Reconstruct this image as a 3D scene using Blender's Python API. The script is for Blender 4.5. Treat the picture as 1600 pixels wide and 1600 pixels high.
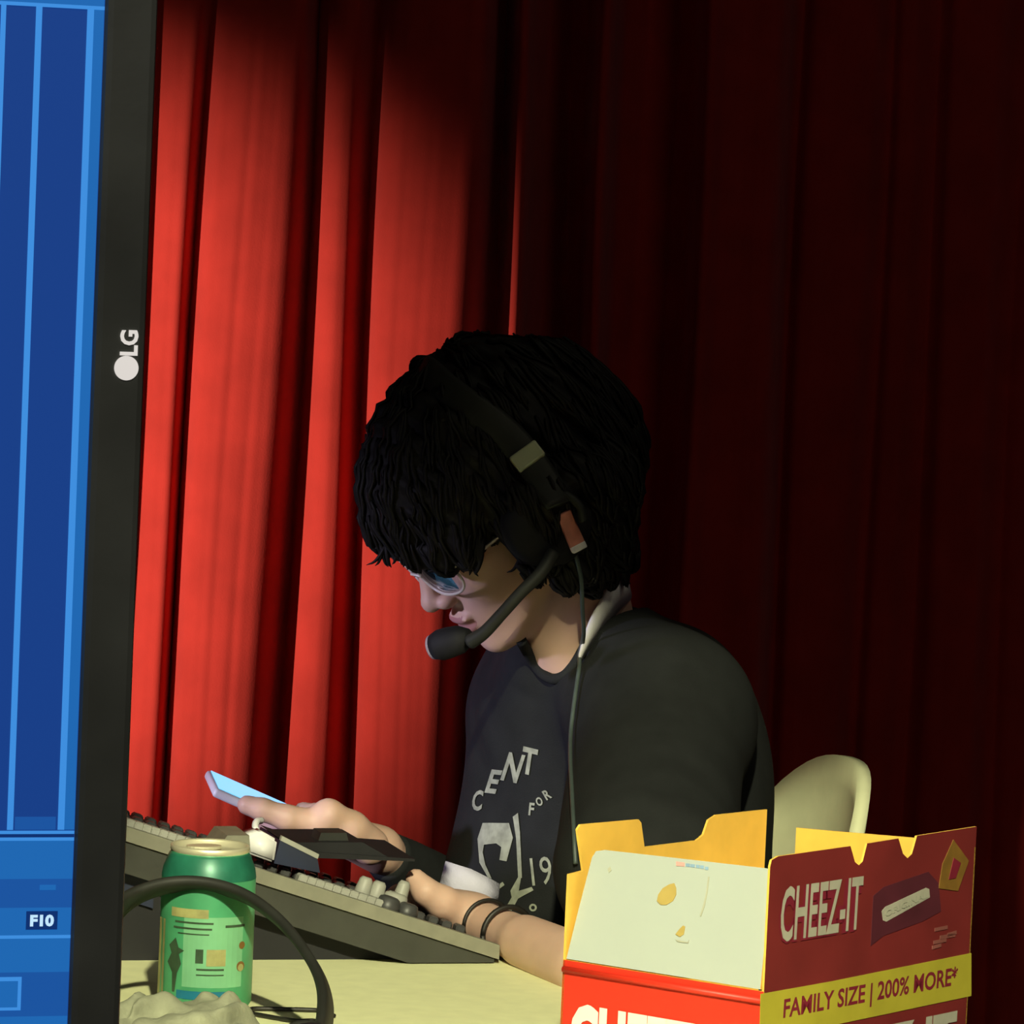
import bpy, bmesh, math, random
import numpy as np
from mathutils import Vector, Matrix
from mathutils.bvhtree import BVHTree

random.seed(7)
rng = np.random.default_rng(7)
for o in list(bpy.data.objects):
    bpy.data.objects.remove(o, do_unlink=True)
SC = bpy.context.scene
COL = SC.collection
R = math.radians

# ------------------------------------------------------------------ camera
FPX = 7040.0                      # focal length in pixels of the 1600 px frame
CAM = Vector((0, 0, 1.342))
PITCH, ROLL = R(4.14), R(2.5)
_r0 = Vector((1, 0, 0)); _u0 = Vector((0, math.sin(PITCH), math.cos(PITCH)))
FWD = Vector((0, math.cos(PITCH), -math.sin(PITCH)))
RGT = _r0 * math.cos(ROLL) + _u0 * math.sin(ROLL)
UPV = -_r0 * math.sin(ROLL) + _u0 * math.cos(ROLL)
cd = bpy.data.cameras.new('camera')
cam = bpy.data.objects.new('camera', cd); COL.objects.link(cam)
m = Matrix((RGT, UPV, -FWD)).transposed().to_4x4(); m.translation = CAM
cam.matrix_world = m
cd.sensor_width = 36; cd.lens = FPX / 1600 * 36; cd.clip_end = 60
SC.camera = cam

# ------------------------------------------------------------------ world, lights, exposure
w = bpy.data.worlds.new('world'); SC.world = w; w.use_nodes = True
w.node_tree.nodes['Background'].inputs[0].default_value = (0.80, 0.62, 0.75, 1)
w.node_tree.nodes['Background'].inputs[1].default_value = 0.007
vs = SC.view_settings
vs.view_transform = 'Standard'; vs.look = 'None'; vs.exposure = 0.0; vs.gamma = 1.0
vs.use_curve_mapping = False

def spot(name, loc, target, power, color, size, blend, radius):
    l = bpy.data.lights.new(name, 'SPOT'); l.energy = power; l.color = color
    l.spot_size = R(size); l.spot_blend = blend; l.shadow_soft_size = radius
    o = bpy.data.objects.new(name, l); COL.objects.link(o)
    o.location = loc
    o.rotation_euler = (Vector(target) - Vector(loc)).to_track_quat('-Z', 'Y').to_euler()
    return o
spot('table_spotlight', (0.05, 1.0, 2.15), (0.05 + math.sin(R(3.0)) * math.cos(R(35)), 1.0 + math.cos(R(3.0)) * math.cos(R(35)), 2.15 - math.sin(R(35))), 370, (1.0, 0.97, 0.62), 22.8, 0.06, 0.03)
spot('curtain_spotlight', (-2.32, 3.18, 1.05), (-0.60, 4.72, 1.01), 285, (1.0, 0.86, 0.76), 25.5, 0.80, 0.025)
spot('cool_fill_left', (-1.75, 2.75, 1.22), (-0.15, 3.68, 0.90), 120, (0.74, 0.69, 1.0), 17, 0.8, 0.06)  # added unseen lamp, stands in for cool screen and console glow
spot('stage_toplight', (0.9, 2.2, 3.2), (0.14, 3.7, 0.88), 14, (1.0, 0.97, 0.66), 26, 0.8, 0.15)
spot('tv_bezel_fill', (-0.10, 0.05, 2.60), (-0.30, 1.72, 1.30), 60, (1.0, 0.97, 0.86), 34, 0.8, 0.10)  # added fill aimed at the set alone to lift its bezel
al = bpy.data.lights.new('fill_front_right', 'AREA'); al.energy = 3.6; al.size = 1.2; al.color = (1.0, 0.86, 0.78)  # added soft fill for the carton side, right folds and shirt
ao = bpy.data.objects.new('fill_front_right', al); COL.objects.link(ao); ao.location = (2.3, 0.4, 2.9)
ao.rotation_euler = (Vector((0.2, 3.6, 0.9)) - ao.location).to_track_quat('-Z', 'Y').to_euler()

# ------------------------------------------------------------------ pixel helpers
def ray(px, py):
    return (FWD + RGT * ((px - 800) / FPX) + UPV * ((800 - py) / FPX)).normalized()
def P(px, py, D):
    d = ray(px, py); return CAM + d * (D / d.y)
def T(px, py, z=0.75):
    d = ray(px, py); return CAM + d * ((z - CAM.z) / d.z)
def on_plane(px, py, p0, n):
    d = ray(px, py); return CAM + d * ((p0 - CAM).dot(n) / d.dot(n))
def proj(p):
    v = Vector(p) - CAM; z = v.dot(FWD)
    return (800 + FPX * v.dot(RGT) / z, 800 - FPX * v.dot(UPV) / z)
def mmpx(D): return D / FPX       # metres per pixel at depth D

# ------------------------------------------------------------------ materials
def srgb(r, g, b):
    f = lambda c: (c / 255 / 12.92) if c / 255 <= 0.04045 else ((c / 255 + 0.055) / 1.055) ** 2.4
    return (f(r), f(g), f(b))
def mat(name, col, rough=0.6, metal=0.0, var=0.12, scale=40.0, bump=0.0, bscale=200.0, spec=0.5, sheen=0.0, sss=0.0, emit=None, estr=1.0, coat=0.0):
    M = bpy.data.materials.new(name); M.use_nodes = True
    nt = M.node_tree; b = nt.nodes['Principled BSDF']
    b.inputs['Roughness'].default_value = rough; b.inputs['Metallic'].default_value = metal
    b.inputs['Specular IOR Level'].default_value = spec
    b.inputs['Sheen Weight'].default_value = sheen
    b.inputs['Coat Weight'].default_value = coat
    if sss: 
        b.inputs['Subsurface Weight'].default_value = sss
        b.inputs['Subsurface Radius'].default_value = (0.012, 0.005, 0.003); b.inputs['Subsurface Scale'].default_value = 0.6
    tc = nt.nodes.new('ShaderNodeTexCoord')
    nz = nt.nodes.new('ShaderNodeTexNoise'); nz.inputs['Scale'].default_value = scale; nz.inputs['Detail'].default_value = 3
    nt.links.new(tc.outputs['Object'], nz.inputs['Vector'])
    rp = nt.nodes.new('ShaderNodeValToRGB')
    rp.color_ramp.elements[0].position = 0.3; rp.color_ramp.elements[1].position = 0.7
    rp.color_ramp.elements[0].color = tuple(c * (1 - var) for c in col) + (1,)
    rp.color_ramp.elements[1].color = tuple(min(1, c * (1 + var)) for c in col) + (1,)
    nt.links.new(nz.outputs['Fac'], rp.inputs['Fac']); nt.links.new(rp.outputs['Color'], b.inputs['Base Color'])
    if bump:
        n2 = nt.nodes.new('ShaderNodeTexNoise'); n2.inputs['Scale'].default_value = bscale; n2.inputs['Detail'].default_value = 4
        nt.links.new(tc.outputs['Object'], n2.inputs['Vector'])
        bp = nt.nodes.new('ShaderNodeBump'); bp.inputs['Strength'].default_value = bump; bp.inputs['Distance'].default_value = 0.002
        nt.links.new(n2.outputs['Fac'], bp.inputs['Height']); nt.links.new(bp.outputs['Normal'], b.inputs['Normal'])
    if emit:
        b.inputs['Emission Color'].default_value = tuple(emit) + (1,); b.inputs['Emission Strength'].default_value = estr
    return M
def screen_mat(name, rgb, k=1.0):
    c = srgb(*rgb)
    return mat(name, (0.004, 0.004, 0.005), 0.35, emit=c, estr=k, var=0)

MT = dict(
    curtain=mat('red_velvet', (0.62, 0.046, 0.030), 0.85, var=0.10, scale=18, bump=0.15, bscale=500, spec=0.1, sheen=0.15),
    floor=mat('stage_boards', (0.035, 0.028, 0.024), 0.7, var=0.3, scale=6),
    wall=mat('black_paint', (0.02, 0.02, 0.022), 0.9, var=0.2),
    bezel=mat('tv_black', (0.07, 0.073, 0.060), 0.45, var=0.35, scale=12, bump=0.05),
    logo=mat('logo_glow', (0.62, 0.60, 0.57), 0.5, var=0.05, emit=(0.62, 0.58, 0.55), estr=0.9),  # emission added so the emblem looks bright without front light
    metal_black=mat('metal_black', (0.012, 0.012, 0.013), 0.5, var=0.2),
    table=mat('table_plastic', (0.84, 0.85, 0.50), 0.6, var=0.04, scale=60, bump=0.1, bscale=900),
    grey_steel=mat('grey_steel', (0.25, 0.25, 0.26), 0.4, 0.9, var=0.1),
    console=mat('console_side', (0.030, 0.031, 0.024), 0.6, var=0.25, scale=25, bump=0.1),
    console_gap_shade=mat('console_under_shade', (0.005, 0.005, 0.007), 0.7, var=0.25, scale=25),
    console_top=mat('console_top', (0.02, 0.02, 0.022), 0.55, var=0.2),
    rim=mat('console_rim', (0.20, 0.195, 0.15), 0.5, var=0.12, scale=60),
    knob=mat('knob_grey', (0.34, 0.34, 0.30), 0.5, var=0.1),
    knob_dark=mat('knob_dark', (0.05, 0.05, 0.05), 0.45, var=0.2),
    navy=mat('navy_panel', (0.012, 0.018, 0.045), 0.5, var=0.2),
    blk=mat('black_plastic', (0.012, 0.012, 0.014), 0.7, var=0.2, spec=0.25),
    blk_sheen=mat('black_rubber', (0.020, 0.021, 0.018), 0.6, var=0.2, spec=0.35),
    white=mat('white_plastic', (0.85, 0.84, 0.86), 0.4, var=0.03),
    skin=mat('skin', (0.62, 0.40, 0.31), 0.55, var=0.07, scale=30, bump=0.04, bscale=700, sss=0.12),
    hair=mat('hair_black', (0.008, 0.007, 0.006), 0.62, var=0.4, scale=60, spec=0.22),
    shirt=mat('black_cotton', (0.017, 0.0185, 0.019), 0.9, var=0.15, scale=30, bump=0.25, bscale=900, spec=0.15),
    print_=mat('shirt_print', (0.30, 0.32, 0.25), 0.8, var=0.25, scale=120),
    lilac_lit=mat('cotton_lilac_lit', (0.62, 0.60, 0.76), 0.85, var=0.05, bump=0.2, bscale=700),  # lavender light put into the colour of the white hem
    under=mat('white_cotton', (0.74, 0.72, 0.74), 0.85, var=0.05, bump=0.2, bscale=700),
    denim=mat('dark_denim', (0.02, 0.025, 0.04), 0.9, var=0.2),
    shoe=mat('dark_canvas', (0.02, 0.02, 0.02), 0.8),
    eye=mat('eye_white', (0.7, 0.68, 0.66), 0.2, var=0.02),
    iris=mat('iris_brown', (0.05, 0.025, 0.012), 0.2),
    lip=mat('lip', (0.42, 0.20, 0.19), 0.5),
    frame=mat('glasses_frame', (0.62, 0.56, 0.50), 0.3, var=0.1),
    pink=mat('pink_label', (0.55, 0.20, 0.15), 0.5, var=0.2, scale=90),
    palegreen=mat('pale_clip', (0.42, 0.46, 0.30), 0.45, var=0.1),
    greytip=mat('grey_foam', (0.35, 0.30, 0.30), 0.8),
    chair=mat('pale_chair', (0.84, 0.86, 0.56), 0.65, var=0.06, scale=25, bump=0.1),
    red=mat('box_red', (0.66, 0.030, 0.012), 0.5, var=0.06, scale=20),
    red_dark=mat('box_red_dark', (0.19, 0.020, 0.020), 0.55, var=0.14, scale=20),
    yellow=mat('box_inner_yellow', (0.85, 0.53, 0.085), 0.7, var=0.10, scale=30),
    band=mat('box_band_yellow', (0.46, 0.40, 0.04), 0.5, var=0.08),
    maroon=mat('box_ink_maroon', (0.20, 0.012, 0.03), 0.6, var=0.1),
    purple=mat('box_ink_purple', (0.085, 0.013, 0.024), 0.6, var=0.25, scale=25),
    white_card=mat('white_card', (0.44, 0.485, 0.46), 0.55, var=0.02, scale=8),
    ink_white=mat('ink_white', (0.80, 0.80, 0.72), 0.5, var=0.04),
    ink_white_shaded=mat('ink_white_shaded', (0.42, 0.40, 0.33), 0.6, var=0.1, scale=60),  # white ink darkened for the side face, shade put into colour
    ink_blue=mat('ink_blue', (0.25, 0.38, 0.55), 0.6),
    ink_rose=mat('ink_rose', (0.24, 0.075, 0.065), 0.6),
    ink_pink=mat('ink_pink', (0.75, 0.38, 0.36), 0.6),
    stain=mat('stain_tan', (0.44, 0.32, 0.09), 0.7, var=0.15),
    cracker=mat('cracker_orange', (0.20, 0.10, 0.013), 0.7, var=0.2, scale=70),
    crease=mat('crease_grey', (0.40, 0.40, 0.32), 0.7),
    can=mat('can_green', (0.075, 0.36, 0.17), 0.38, 0.15, var=0.18, scale=35),
    can_teal=mat('can_teal', (0.02, 0.16, 0.10), 0.38, 0.15, var=0.3, scale=50),
    can_lt=mat('can_light', (0.20, 0.50, 0.27), 0.4, 0.1, var=0.1),
    can_dark=mat('can_dark', (0.035, 0.07, 0.035), 0.45, var=0.3, scale=90),
    can_blue=mat('can_blue', (0.012, 0.15, 0.24), 0.4, var=0.15),
    can_tan=mat('can_tan', (0.34, 0.33, 0.13), 0.5, var=0.2, scale=90),
    can_brown=mat('can_brown', (0.20, 0.10, 0.02), 0.5),
    gold=mat('can_lid', (0.85, 0.80, 0.58), 0.45, 0.6, var=0.05),
    cloth=mat('pale_cloth', (0.29, 0.30, 0.21), 0.9, var=0.25, scale=45, bump=0.3, bscale=300),
    cord=mat('cord_black', (0.012, 0.010, 0.008), 0.5),
    cord_grey=mat('cord_grey', (0.055, 0.075, 0.07), 0.5),
)
def glass_mat():
    M = bpy.data.materials.new('lens_clear'); M.use_nodes = True; nt = M.node_tree
    nt.nodes.clear()
    out = nt.nodes.new('ShaderNodeOutputMaterial'); mx = nt.nodes.new('ShaderNodeMixShader')
    a = nt.nodes.new('ShaderNodeBsdfTransparent'); a.inputs[0].default_value = (0.95, 0.95, 0.97, 1)
    b = nt.nodes.new('ShaderNodeBsdfGlossy'); b.inputs['Roughness'].default_value = 0.08
    fr = nt.nodes.new('ShaderNodeFresnel'); fr.inputs[0].default_value = 1.16
    nt.links.new(fr.outputs[0], mx.inputs[0]); nt.links.new(a.outputs[0], mx.inputs[1]); nt.links.new(b.outputs[0], mx.inputs[2])
    nt.links.new(mx.outputs[0], out.inputs[0]); return M
MT['lens'] = glass_mat()
MT['scr_dark'] = screen_mat('screen_dark_blue', (22, 62, 135))
MT['scr_mid'] = screen_mat('screen_mid_blue', (30, 103, 178))
MT['scr_low'] = screen_mat('screen_low_blue', (26, 84, 160))
MT['scr_line'] = screen_mat('screen_line_blue', (62, 142, 222))
MT['scr_text'] = screen_mat('screen_text_white', (196, 232, 255))
MT['scr_gap'] = screen_mat('screen_gap_navy', (12, 48, 110))
MT['phone_scr'] = mat('phone_screen', (0.01, 0.01, 0.01), 0.2, emit=(0.16, 0.52, 0.90), estr=1.5, var=0)

# ------------------------------------------------------------------ object helpers
def link(name, me, material=None, parent=None, smooth=False):
    o = bpy.data.objects.new(name, me); COL.objects.link(o)
    if material is not None:
        for mm in (material if isinstance(material, (list, tuple)) else [material]):
            me.materials.append(mm)
    if smooth:
        me.polygons.foreach_set('use_smooth', [True] * len(me.polygons))
    if parent is not None:
        o.parent = parent
        o.matrix_parent_inverse = Matrix.Translation(-parent.location)
    return o
def bmo(name, bm, material, parent=None, smooth=False):
    bmesh.ops.recalc_face_normals(bm, faces=bm.faces[:])
    me = bpy.data.meshes.new(name); bm.to_mesh(me); bm.free()
    return link(name, me, material, parent, smooth)
def tag(o, label, cat, group=None):
    o['label'] = label; o['category'] = cat
    if group: o['group'] = group
    return o
def thing(name, loc, label, cat, group=None):
    o = bpy.data.objects.new(name, None); COL.objects.link(o); o.location = loc
    o.empty_display_size = 0.05
    return tag(o, label, cat, group)
def structure(o):
    o['kind'] = 'structure'; return o

def basis(x, y, z, o=(0, 0, 0)):
    mm = Matrix((x, y, z)).transposed().to_4x4(); mm.translation = Vector(o); return mm
def box_bm(lo, hi, M=None, bev=0.0, seg=2, bm=None):
    b = bmesh.new() if bm is None else bm
    r = bmesh.ops.create_cube(b, size=1.0)
    lo = Vector(lo); hi = Vector(hi)
    for v in r['verts']:
        v.co = Vector((lo[i] + (v.co[i] + 0.5) * (hi[i] - lo[i]) for i in range(3)))
    if bev:
        es = list({e for v in r['verts'] for e in v.link_edges})
        rr = bmesh.ops.bevel(b, geom=es, offset=bev, segments=seg, profile=0.5, affect='EDGES')
        vs_ = list({v for f in b.faces for v in f.verts}) if bm is None else list({v for f in rr['faces'] for v in f.verts})
    else:
        vs_ = r['verts']
    if M is not None:
        bmesh.ops.transform(b, matrix=M, verts=vs_)
    return b
def catmull(pts, n=8):
    pts = [Vector(p) for p in pts]
    if len(pts) < 3: return pts
    q = [pts[0] * 2 - pts[1]] + pts + [pts[-1] * 2 - pts[-2]]
    out = []
    for i in range(1, len(q) - 2):
        a, b, c, d = q[i - 1:i + 3]
        for k in range(n):
            t = k / n
            out.append(0.5 * ((2 * b) + (c - a) * t + (2 * a - 5 * b + 4 * c - d) * t * t + (3 * b - 3 * c + d - a) * t ** 3))
    out.append(pts[-1]); return out
def tube_bm(pts, r, n=10, smooth_n=8, flat=1.0, updir=None, bm=None, spline=True):
    """tube along pts; r a number or a list; flat squeezes the section along its normal"""
    b = bmesh.new() if bm is None else bm
    raw = [Vector(p) for p in pts]
    ps = catmull(raw, smooth_n) if spline else raw
    N = len(ps)
    if isinstance(r, (int, float)): rr = [r] * N
    else:
        rr = [float(np.interp(i / (N - 1) * (len(r) - 1), range(len(r)), r)) for i in range(N)]
    rings = []
    up = None
    for i, p in enumerate(ps):
        t = (ps[min(i + 1, N - 1)] - ps[max(i - 1, 0)]).normalized()
        if updir is not None: u = Vector(updir(p)) if callable(updir) else Vector(updir)
        elif up is None: u = Vector((0, 0, 1)) if abs(t.z) < 0.9 else Vector((1, 0, 0))
        else: u = up
        u = (u - t * u.dot(t)).normalized(); up = u
        s = t.cross(u)
        rings.append([b.verts.new(p + (s * math.cos(2 * math.pi * k / n) + u * (flat * math.sin(2 * math.pi * k / n))) * rr[i]) for k in range(n)])
    for i in range(N - 1):
        for k in range(n):
            b.faces.new((rings[i][k], rings[i][(k + 1) % n], rings[i + 1][(k + 1) % n], rings[i + 1][k]))
    b.faces.new(rings[0]); b.faces.new(rings[-1])
    return b
def lathe_bm(prof, M=None, n=48, bm=None, cap=True):
    b = bmesh.new() if bm is None else bm
    rings = []
    for (r, z) in prof:
        if r < 1e-6: rings.append([b.verts.new((0, 0, z))])
        else: rings.append([b.verts.new((r * math.cos(2 * math.pi * k / n), r * math.sin(2 * math.pi * k / n), z)) for k in range(n)])
    for a, c in zip(rings[:-1], rings[1:]):
        for k in range(n):
            k2 = (k + 1) % n
            if len(a) == 1 and len(c) == 1: continue
            if len(a) == 1: b.faces.new((a[0], c[k], c[k2]))
            elif len(c) == 1: b.faces.new((a[k], a[k2], c[0]))
            else: b.faces.new((a[k], a[k2], c[k2], c[k]))
    if cap:
        for rg in (rings[0], rings[-1]):
            if len(rg) > 2: b.faces.new(rg)
    if M is not None: bmesh.ops.transform(b, matrix=M, verts=[v for rg in rings for v in rg])
    return b
def slab_bm(pts2, z0, z1, M=None, bm=None):
    """polygon pts2 (x,y) extruded from z0 to z1"""
    b = bmesh.new() if bm is None else bm
    A = [b.verts.new((x, y, z0)) for x, y in pts2]; B = [b.verts.new((x, y, z1)) for x, y in pts2]
    n = len(pts2)
    f0 = b.faces.new(A[::-1]); f1 = b.faces.new(B)
    for i in range(n): b.faces.new((A[i], A[(i + 1) % n], B[(i + 1) % n], B[i]))
    if M is not None: bmesh.ops.transform(b, matrix=M, verts=A + B)
    return b
def text_mesh(s, bold=0.0):
    """(verts Nx2 normalised to the unit box, faces, aspect)"""
    cu = bpy.data.curves.new('lettering', 'FONT'); cu.body = s; cu.offset = bold; cu.resolution_u = 3
    o = bpy.data.objects.new('lettering', cu); COL.objects.link(o)
    dg = bpy.context.evaluated_depsgraph_get(); dg.update()
    me = bpy.data.meshes.new_from_object(o.evaluated_get(dg))
    v = np.array([x.co[:2] for x in me.vertices]); f = [tuple(p.vertices) for p in me.polygons]
    bpy.data.objects.remove(o); bpy.data.curves.remove(cu); bpy.data.meshes.remove(me)
    lo, hi = v.min(0), v.max(0)
    return (v - lo) / (hi - lo), f, (hi - lo)[0] / (hi - lo)[1]
def flat_text(name, s, M, u0, u1, v0, v1, material, parent, off=0.0006, rot=0.0, bold=0.02, shear=0.0):
    """lettering laid on the plane of M (x right, y up, z out) in the box u0..u1, v0..v1"""
    v, f, a = text_mesh(s, bold)
    c = np.array([(u0 + u1) / 2, (v0 + v1) / 2]); sz = np.array([u1 - u0, v1 - v0])
    q = (v - 0.5) * sz
    q[:, 0] += shear * q[:, 1]
    cr, sr = math.cos(rot), math.sin(rot)
    q = np.stack([q[:, 0] * cr - q[:, 1] * sr, q[:, 0] * sr + q[:, 1] * cr], 1) + c
    me = bpy.data.meshes.new(name)
    me.from_pydata([M @ Vector((x, y, off)) for x, y in q], [], f)
    return link(name, me, material, parent)

# ------------------------------------------------------------------ signed-distance modelling of soft bodies
class Grid:
    def __init__(s, lo, hi, h):
        s.lo = np.array(lo, float); s.h = h
        s.n = np.ceil((np.array(hi) - s.lo) / h).astype(int) + 1
        s.f = np.full(s.n, 0.06, np.float32)
    def region(s, lo, hi):
        a = np.clip(np.floor((np.array(lo) - s.lo) / s.h).astype(int), 0, s.n)
        b = np.clip(np.ceil((np.array(hi) - s.lo) / s.h).astype(int) + 1, 0, s.n)
        sl = tuple(slice(i, j) for i, j in zip(a, b))
        ax = [(s.lo[i] + s.h * np.arange(a[i], b[i])).astype(np.float32) for i in range(3)]
        return sl, ax[0][:, None, None], ax[1][None, :, None], ax[2][None, None, :]
    def add(s, prim, k=0.01, sub=False):
        lo, hi, fn = prim; pad = max(k, 0.004) * 1.6 + 3 * s.h
        sl, X, Y, Z = s.region(np.array(lo) - pad, np.array(hi) + pad)
        a = s.f[sl]
        if a.size == 0: return
        b = fn(X, Y, Z).astype(np.float32)
        if sub: a = -a
        hh = np.clip(0.5 + 0.5 * (b - a) / k, 0, 1)
        r = b + (a - b) * hh - k * hh * (1 - hh)
        s.f[sl] = -r if sub else r
    def mesh(s):
        f = s.f; ins = f < 0
        nx, ny, nz = f.shape
        cnt = np.zeros((nx - 1, ny - 1, nz - 1), np.uint8)
        offs = [(i, j, k) for i in (0, 1) for j in (0, 1) for k in (0, 1)]
        for (i, j, k) in offs:
            cnt += ins[i:nx - 1 + i, j:ny - 1 + j, k:nz - 1 + k]
        act = np.argwhere((cnt > 0) & (cnt < 8))
        idx = np.full(cnt.shape, -1, np.int32); idx[tuple(act.T)] = np.arange(len(act))
        cv = np.stack([f[act[:, 0] + i, act[:, 1] + j, act[:, 2] + k] for (i, j, k) in offs], 1)
        acc = np.zeros((len(act), 3)); num = np.zeros(len(act))
        O = np.array(offs, float)
        for a in range(8):
            for b in range(a + 1, 8):
                if np.abs(O[a] - O[b]).sum() != 1: continue
                va, vb = cv[:, a], cv[:, b]
                msk = (va < 0) != (vb < 0)
                t = np.where(msk, va / np.where(msk, va - vb, 1), 0)
                p = O[a] + t[:, None] * (O[b] - O[a])
                acc += p * msk[:, None]; num += msk
        V = s.lo + (act + acc / num[:, None]) * s.h
        quads = []
        for ax in range(3):
            sl0 = [slice(None)] * 3; sl1 = [slice(None)] * 3
            sl0[ax] = slice(0, -1); sl1[ax] = slice(1, None)
            ch = ins[tuple(sl0)] != ins[tuple(sl1)]
            e = np.argwhere(ch)
            o1, o2 = [q for q in range(3) if q != ax]
            e = e[(e[:, o1] > 0) & (e[:, o2] > 0) & (e[:, o1] < f.shape[o1] - 1) & (e[:, o2] < f.shape[o2] - 1)]
            def ci(d1, d2):
                c = e.copy(); c[:, o1] += d1; c[:, o2] += d2
                return idx[c[:, 0], c[:, 1], c[:, 2]]
            q = np.stack([ci(-1, -1), ci(0, -1), ci(0, 0), ci(-1, 0)], 1)
            inside0 = ins[e[:, 0], e[:, 1], e[:, 2]]
            flip = inside0 if ax != 1 else ~inside0
            q[~flip] = q[~flip][:, ::-1]
            quads.append(q)
        Q = np.concatenate(quads); Q = Q[(Q >= 0).all(1)]
        return V, Q
def np_mesh(name, V, Q):
    me = bpy.data.meshes.new(name)
    me.vertices.add(len(V)); me.vertices.foreach_set('co', np.asarray(V, np.float32).ravel())
    me.loops.add(Q.size); me.loops.foreach_set('vertex_index', Q.ravel().astype(np.int32))
    me.polygons.add(len(Q)); me.polygons.foreach_set('loop_start', (np.arange(len(Q)) * 4).astype(np.int32))
    me.update(calc_edges=True); me.validate()
    return me
def cone(a, b, r1, r2=None):
    a = np.array(a, float); b = np.array(b, float); r2 = r1 if r2 is None else r2
    lo = np.minimum(a - r1, b - r2); hi = np.maximum(a + r1, b + r2)
    ab = b - a; L2 = max(float(ab @ ab), 1e-12)
    def fn(X, Y, Z):
        px, py, pz = X - a[0], Y - a[1], Z - a[2]
        t = np.clip((px * ab[0] + py * ab[1] + pz * ab[2]) / L2, 0, 1)
        d = np.sqrt((px - t * ab[0]) ** 2 + (py - t * ab[1]) ** 2 + (pz - t * ab[2]) ** 2)
        return d - (r1 + (r2 - r1) * t)
    return lo, hi, fn
def ell(c, r, M=None):
    """ellipsoid: centre c, radii r along the columns of M (3x3)"""
    c = np.array(c, float); r = np.array(r, float)
    A = np.eye(3) if M is None else np.array(M, float)
    ext = np.sqrt(((A * r) ** 2).sum(1))
    def fn(X, Y, Z):
        p = (X - c[0], Y - c[1], Z - c[2])
        q = [A[0, i] * p[0] + A[1, i] * p[1] + A[2, i] * p[2] for i in range(3)]
        k0 = np.sqrt(sum((q[i] / r[i]) ** 2 for i in range(3)))
        k1 = np.sqrt(sum((q[i] / r[i] ** 2) ** 2 for i in range(3)))
        return k0 * (k0 - 1) / np.maximum(k1, 1e-6)
    return c - ext, c + ext, fn
def bvh_of(V, Q):
    return BVHTree.FromPolygons([tuple(v) for v in V], [tuple(int(i) for i in q) for q in Q])

# ================================================================== the setting
ft = box_bm((-4, -1.5, -0.1), (4, 6.2, 0.0)); structure(bmo('floor', ft, MT['floor']))
structure(bmo('wall_back', box_bm((-4, 5.6, 0.0), (4, 5.75, 4.2)), MT['wall']))

# curtain: fold profile (position in the row at eye height, distance towards the viewer in mm)
FOLD = [(-1900, 20), (-1840, 60), (-1760, 10), (-1650, 70), (-1590, 15), (-1480, 55), (-1420, 5), (-1300, 62), (-1240, 10), (-1120, 70), (-1070, 12),
        (-950, 58), (-900, 8), (-780, 66), (-720, 14), (-610, 60), (-560, 10), (-440, 64), (-390, 12), (-280, 55), (-230, 12), (-120, 60), (-70, 10), (20, 50), (60, 15), (140, 45), (180, 8),
        (205, 12), (228, 28), (252, 38), (261, 36), (268, 14), (275, 8), (281, 18), (288, 33), (300, 44), (325, 53), (360, 59), (392, 61), (410, 58), (420, 50), (428, 36), (437, 18), (446, 9), (453, 8),
        (459, 22), (468, 36), (480, 45), (495, 51), (510, 52), (522, 48), (530, 40), (538, 26), (548, 13), (560, 8), (566, 12), (571, 32), (580, 47), (600, 58), (630, 66), (660, 71), (690, 74), (702, 72), (709, 66), (716, 50), (726, 0), (745, -40), (760, -10),
        (768, 50), (775, 60), (782, 50), (792, -30), (815, -90), (860, -140), (895, -120), (906, -18), (912, -8), (919, -24), (932, -150), (970, -185), (1020, -195), (1048, -185), (1057, -112), (1066, -98), (1085, -122), (1120, -132), (1165, -132), (1180, -150), (1195, -178), (1214, -182),
        (1224, -156), (1245, -146), (1290, -140), (1320, -150), (1338, -176), (1354, -178), (1366, -158), (1390, -152), (1408, -166), (1430, -176), (1440, -164), (1455, -140), (1500, -128), (1522, -130), (1540, -164), (1560, -170), (1580, -150),
        (1640, -135), (1670, -170), (1720, -130), (1770, -175), (1840, -130), (1890, -172), (1960, -125), (2010, -170), (2100, -130), (2150, -175), (2240, -125), (2290, -172), (2380, -130), (2430, -175), (2520, -130), (2570, -170), (2680, -125), (2740, -175), (2850, -130), (2900, -170), (3000, -130), (3500, -140)]
FOLD = [(p, h if p < 1190 else h - 70 - min(300, (p - 1190) * 0.4)) for p, h in FOLD]
fp = np.array([p for p, _ in FOLD], float); fh = np.array([h for _, h in FOLD], float) / 1000
CD = 4.72
xs_px = np.concatenate([np.arange(-1900, 150, 8), np.arange(150, 1600, 3), np.arange(1600, 3500, 8)]).astype(float)
hs = np.interp(xs_px, fp, fh)
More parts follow.
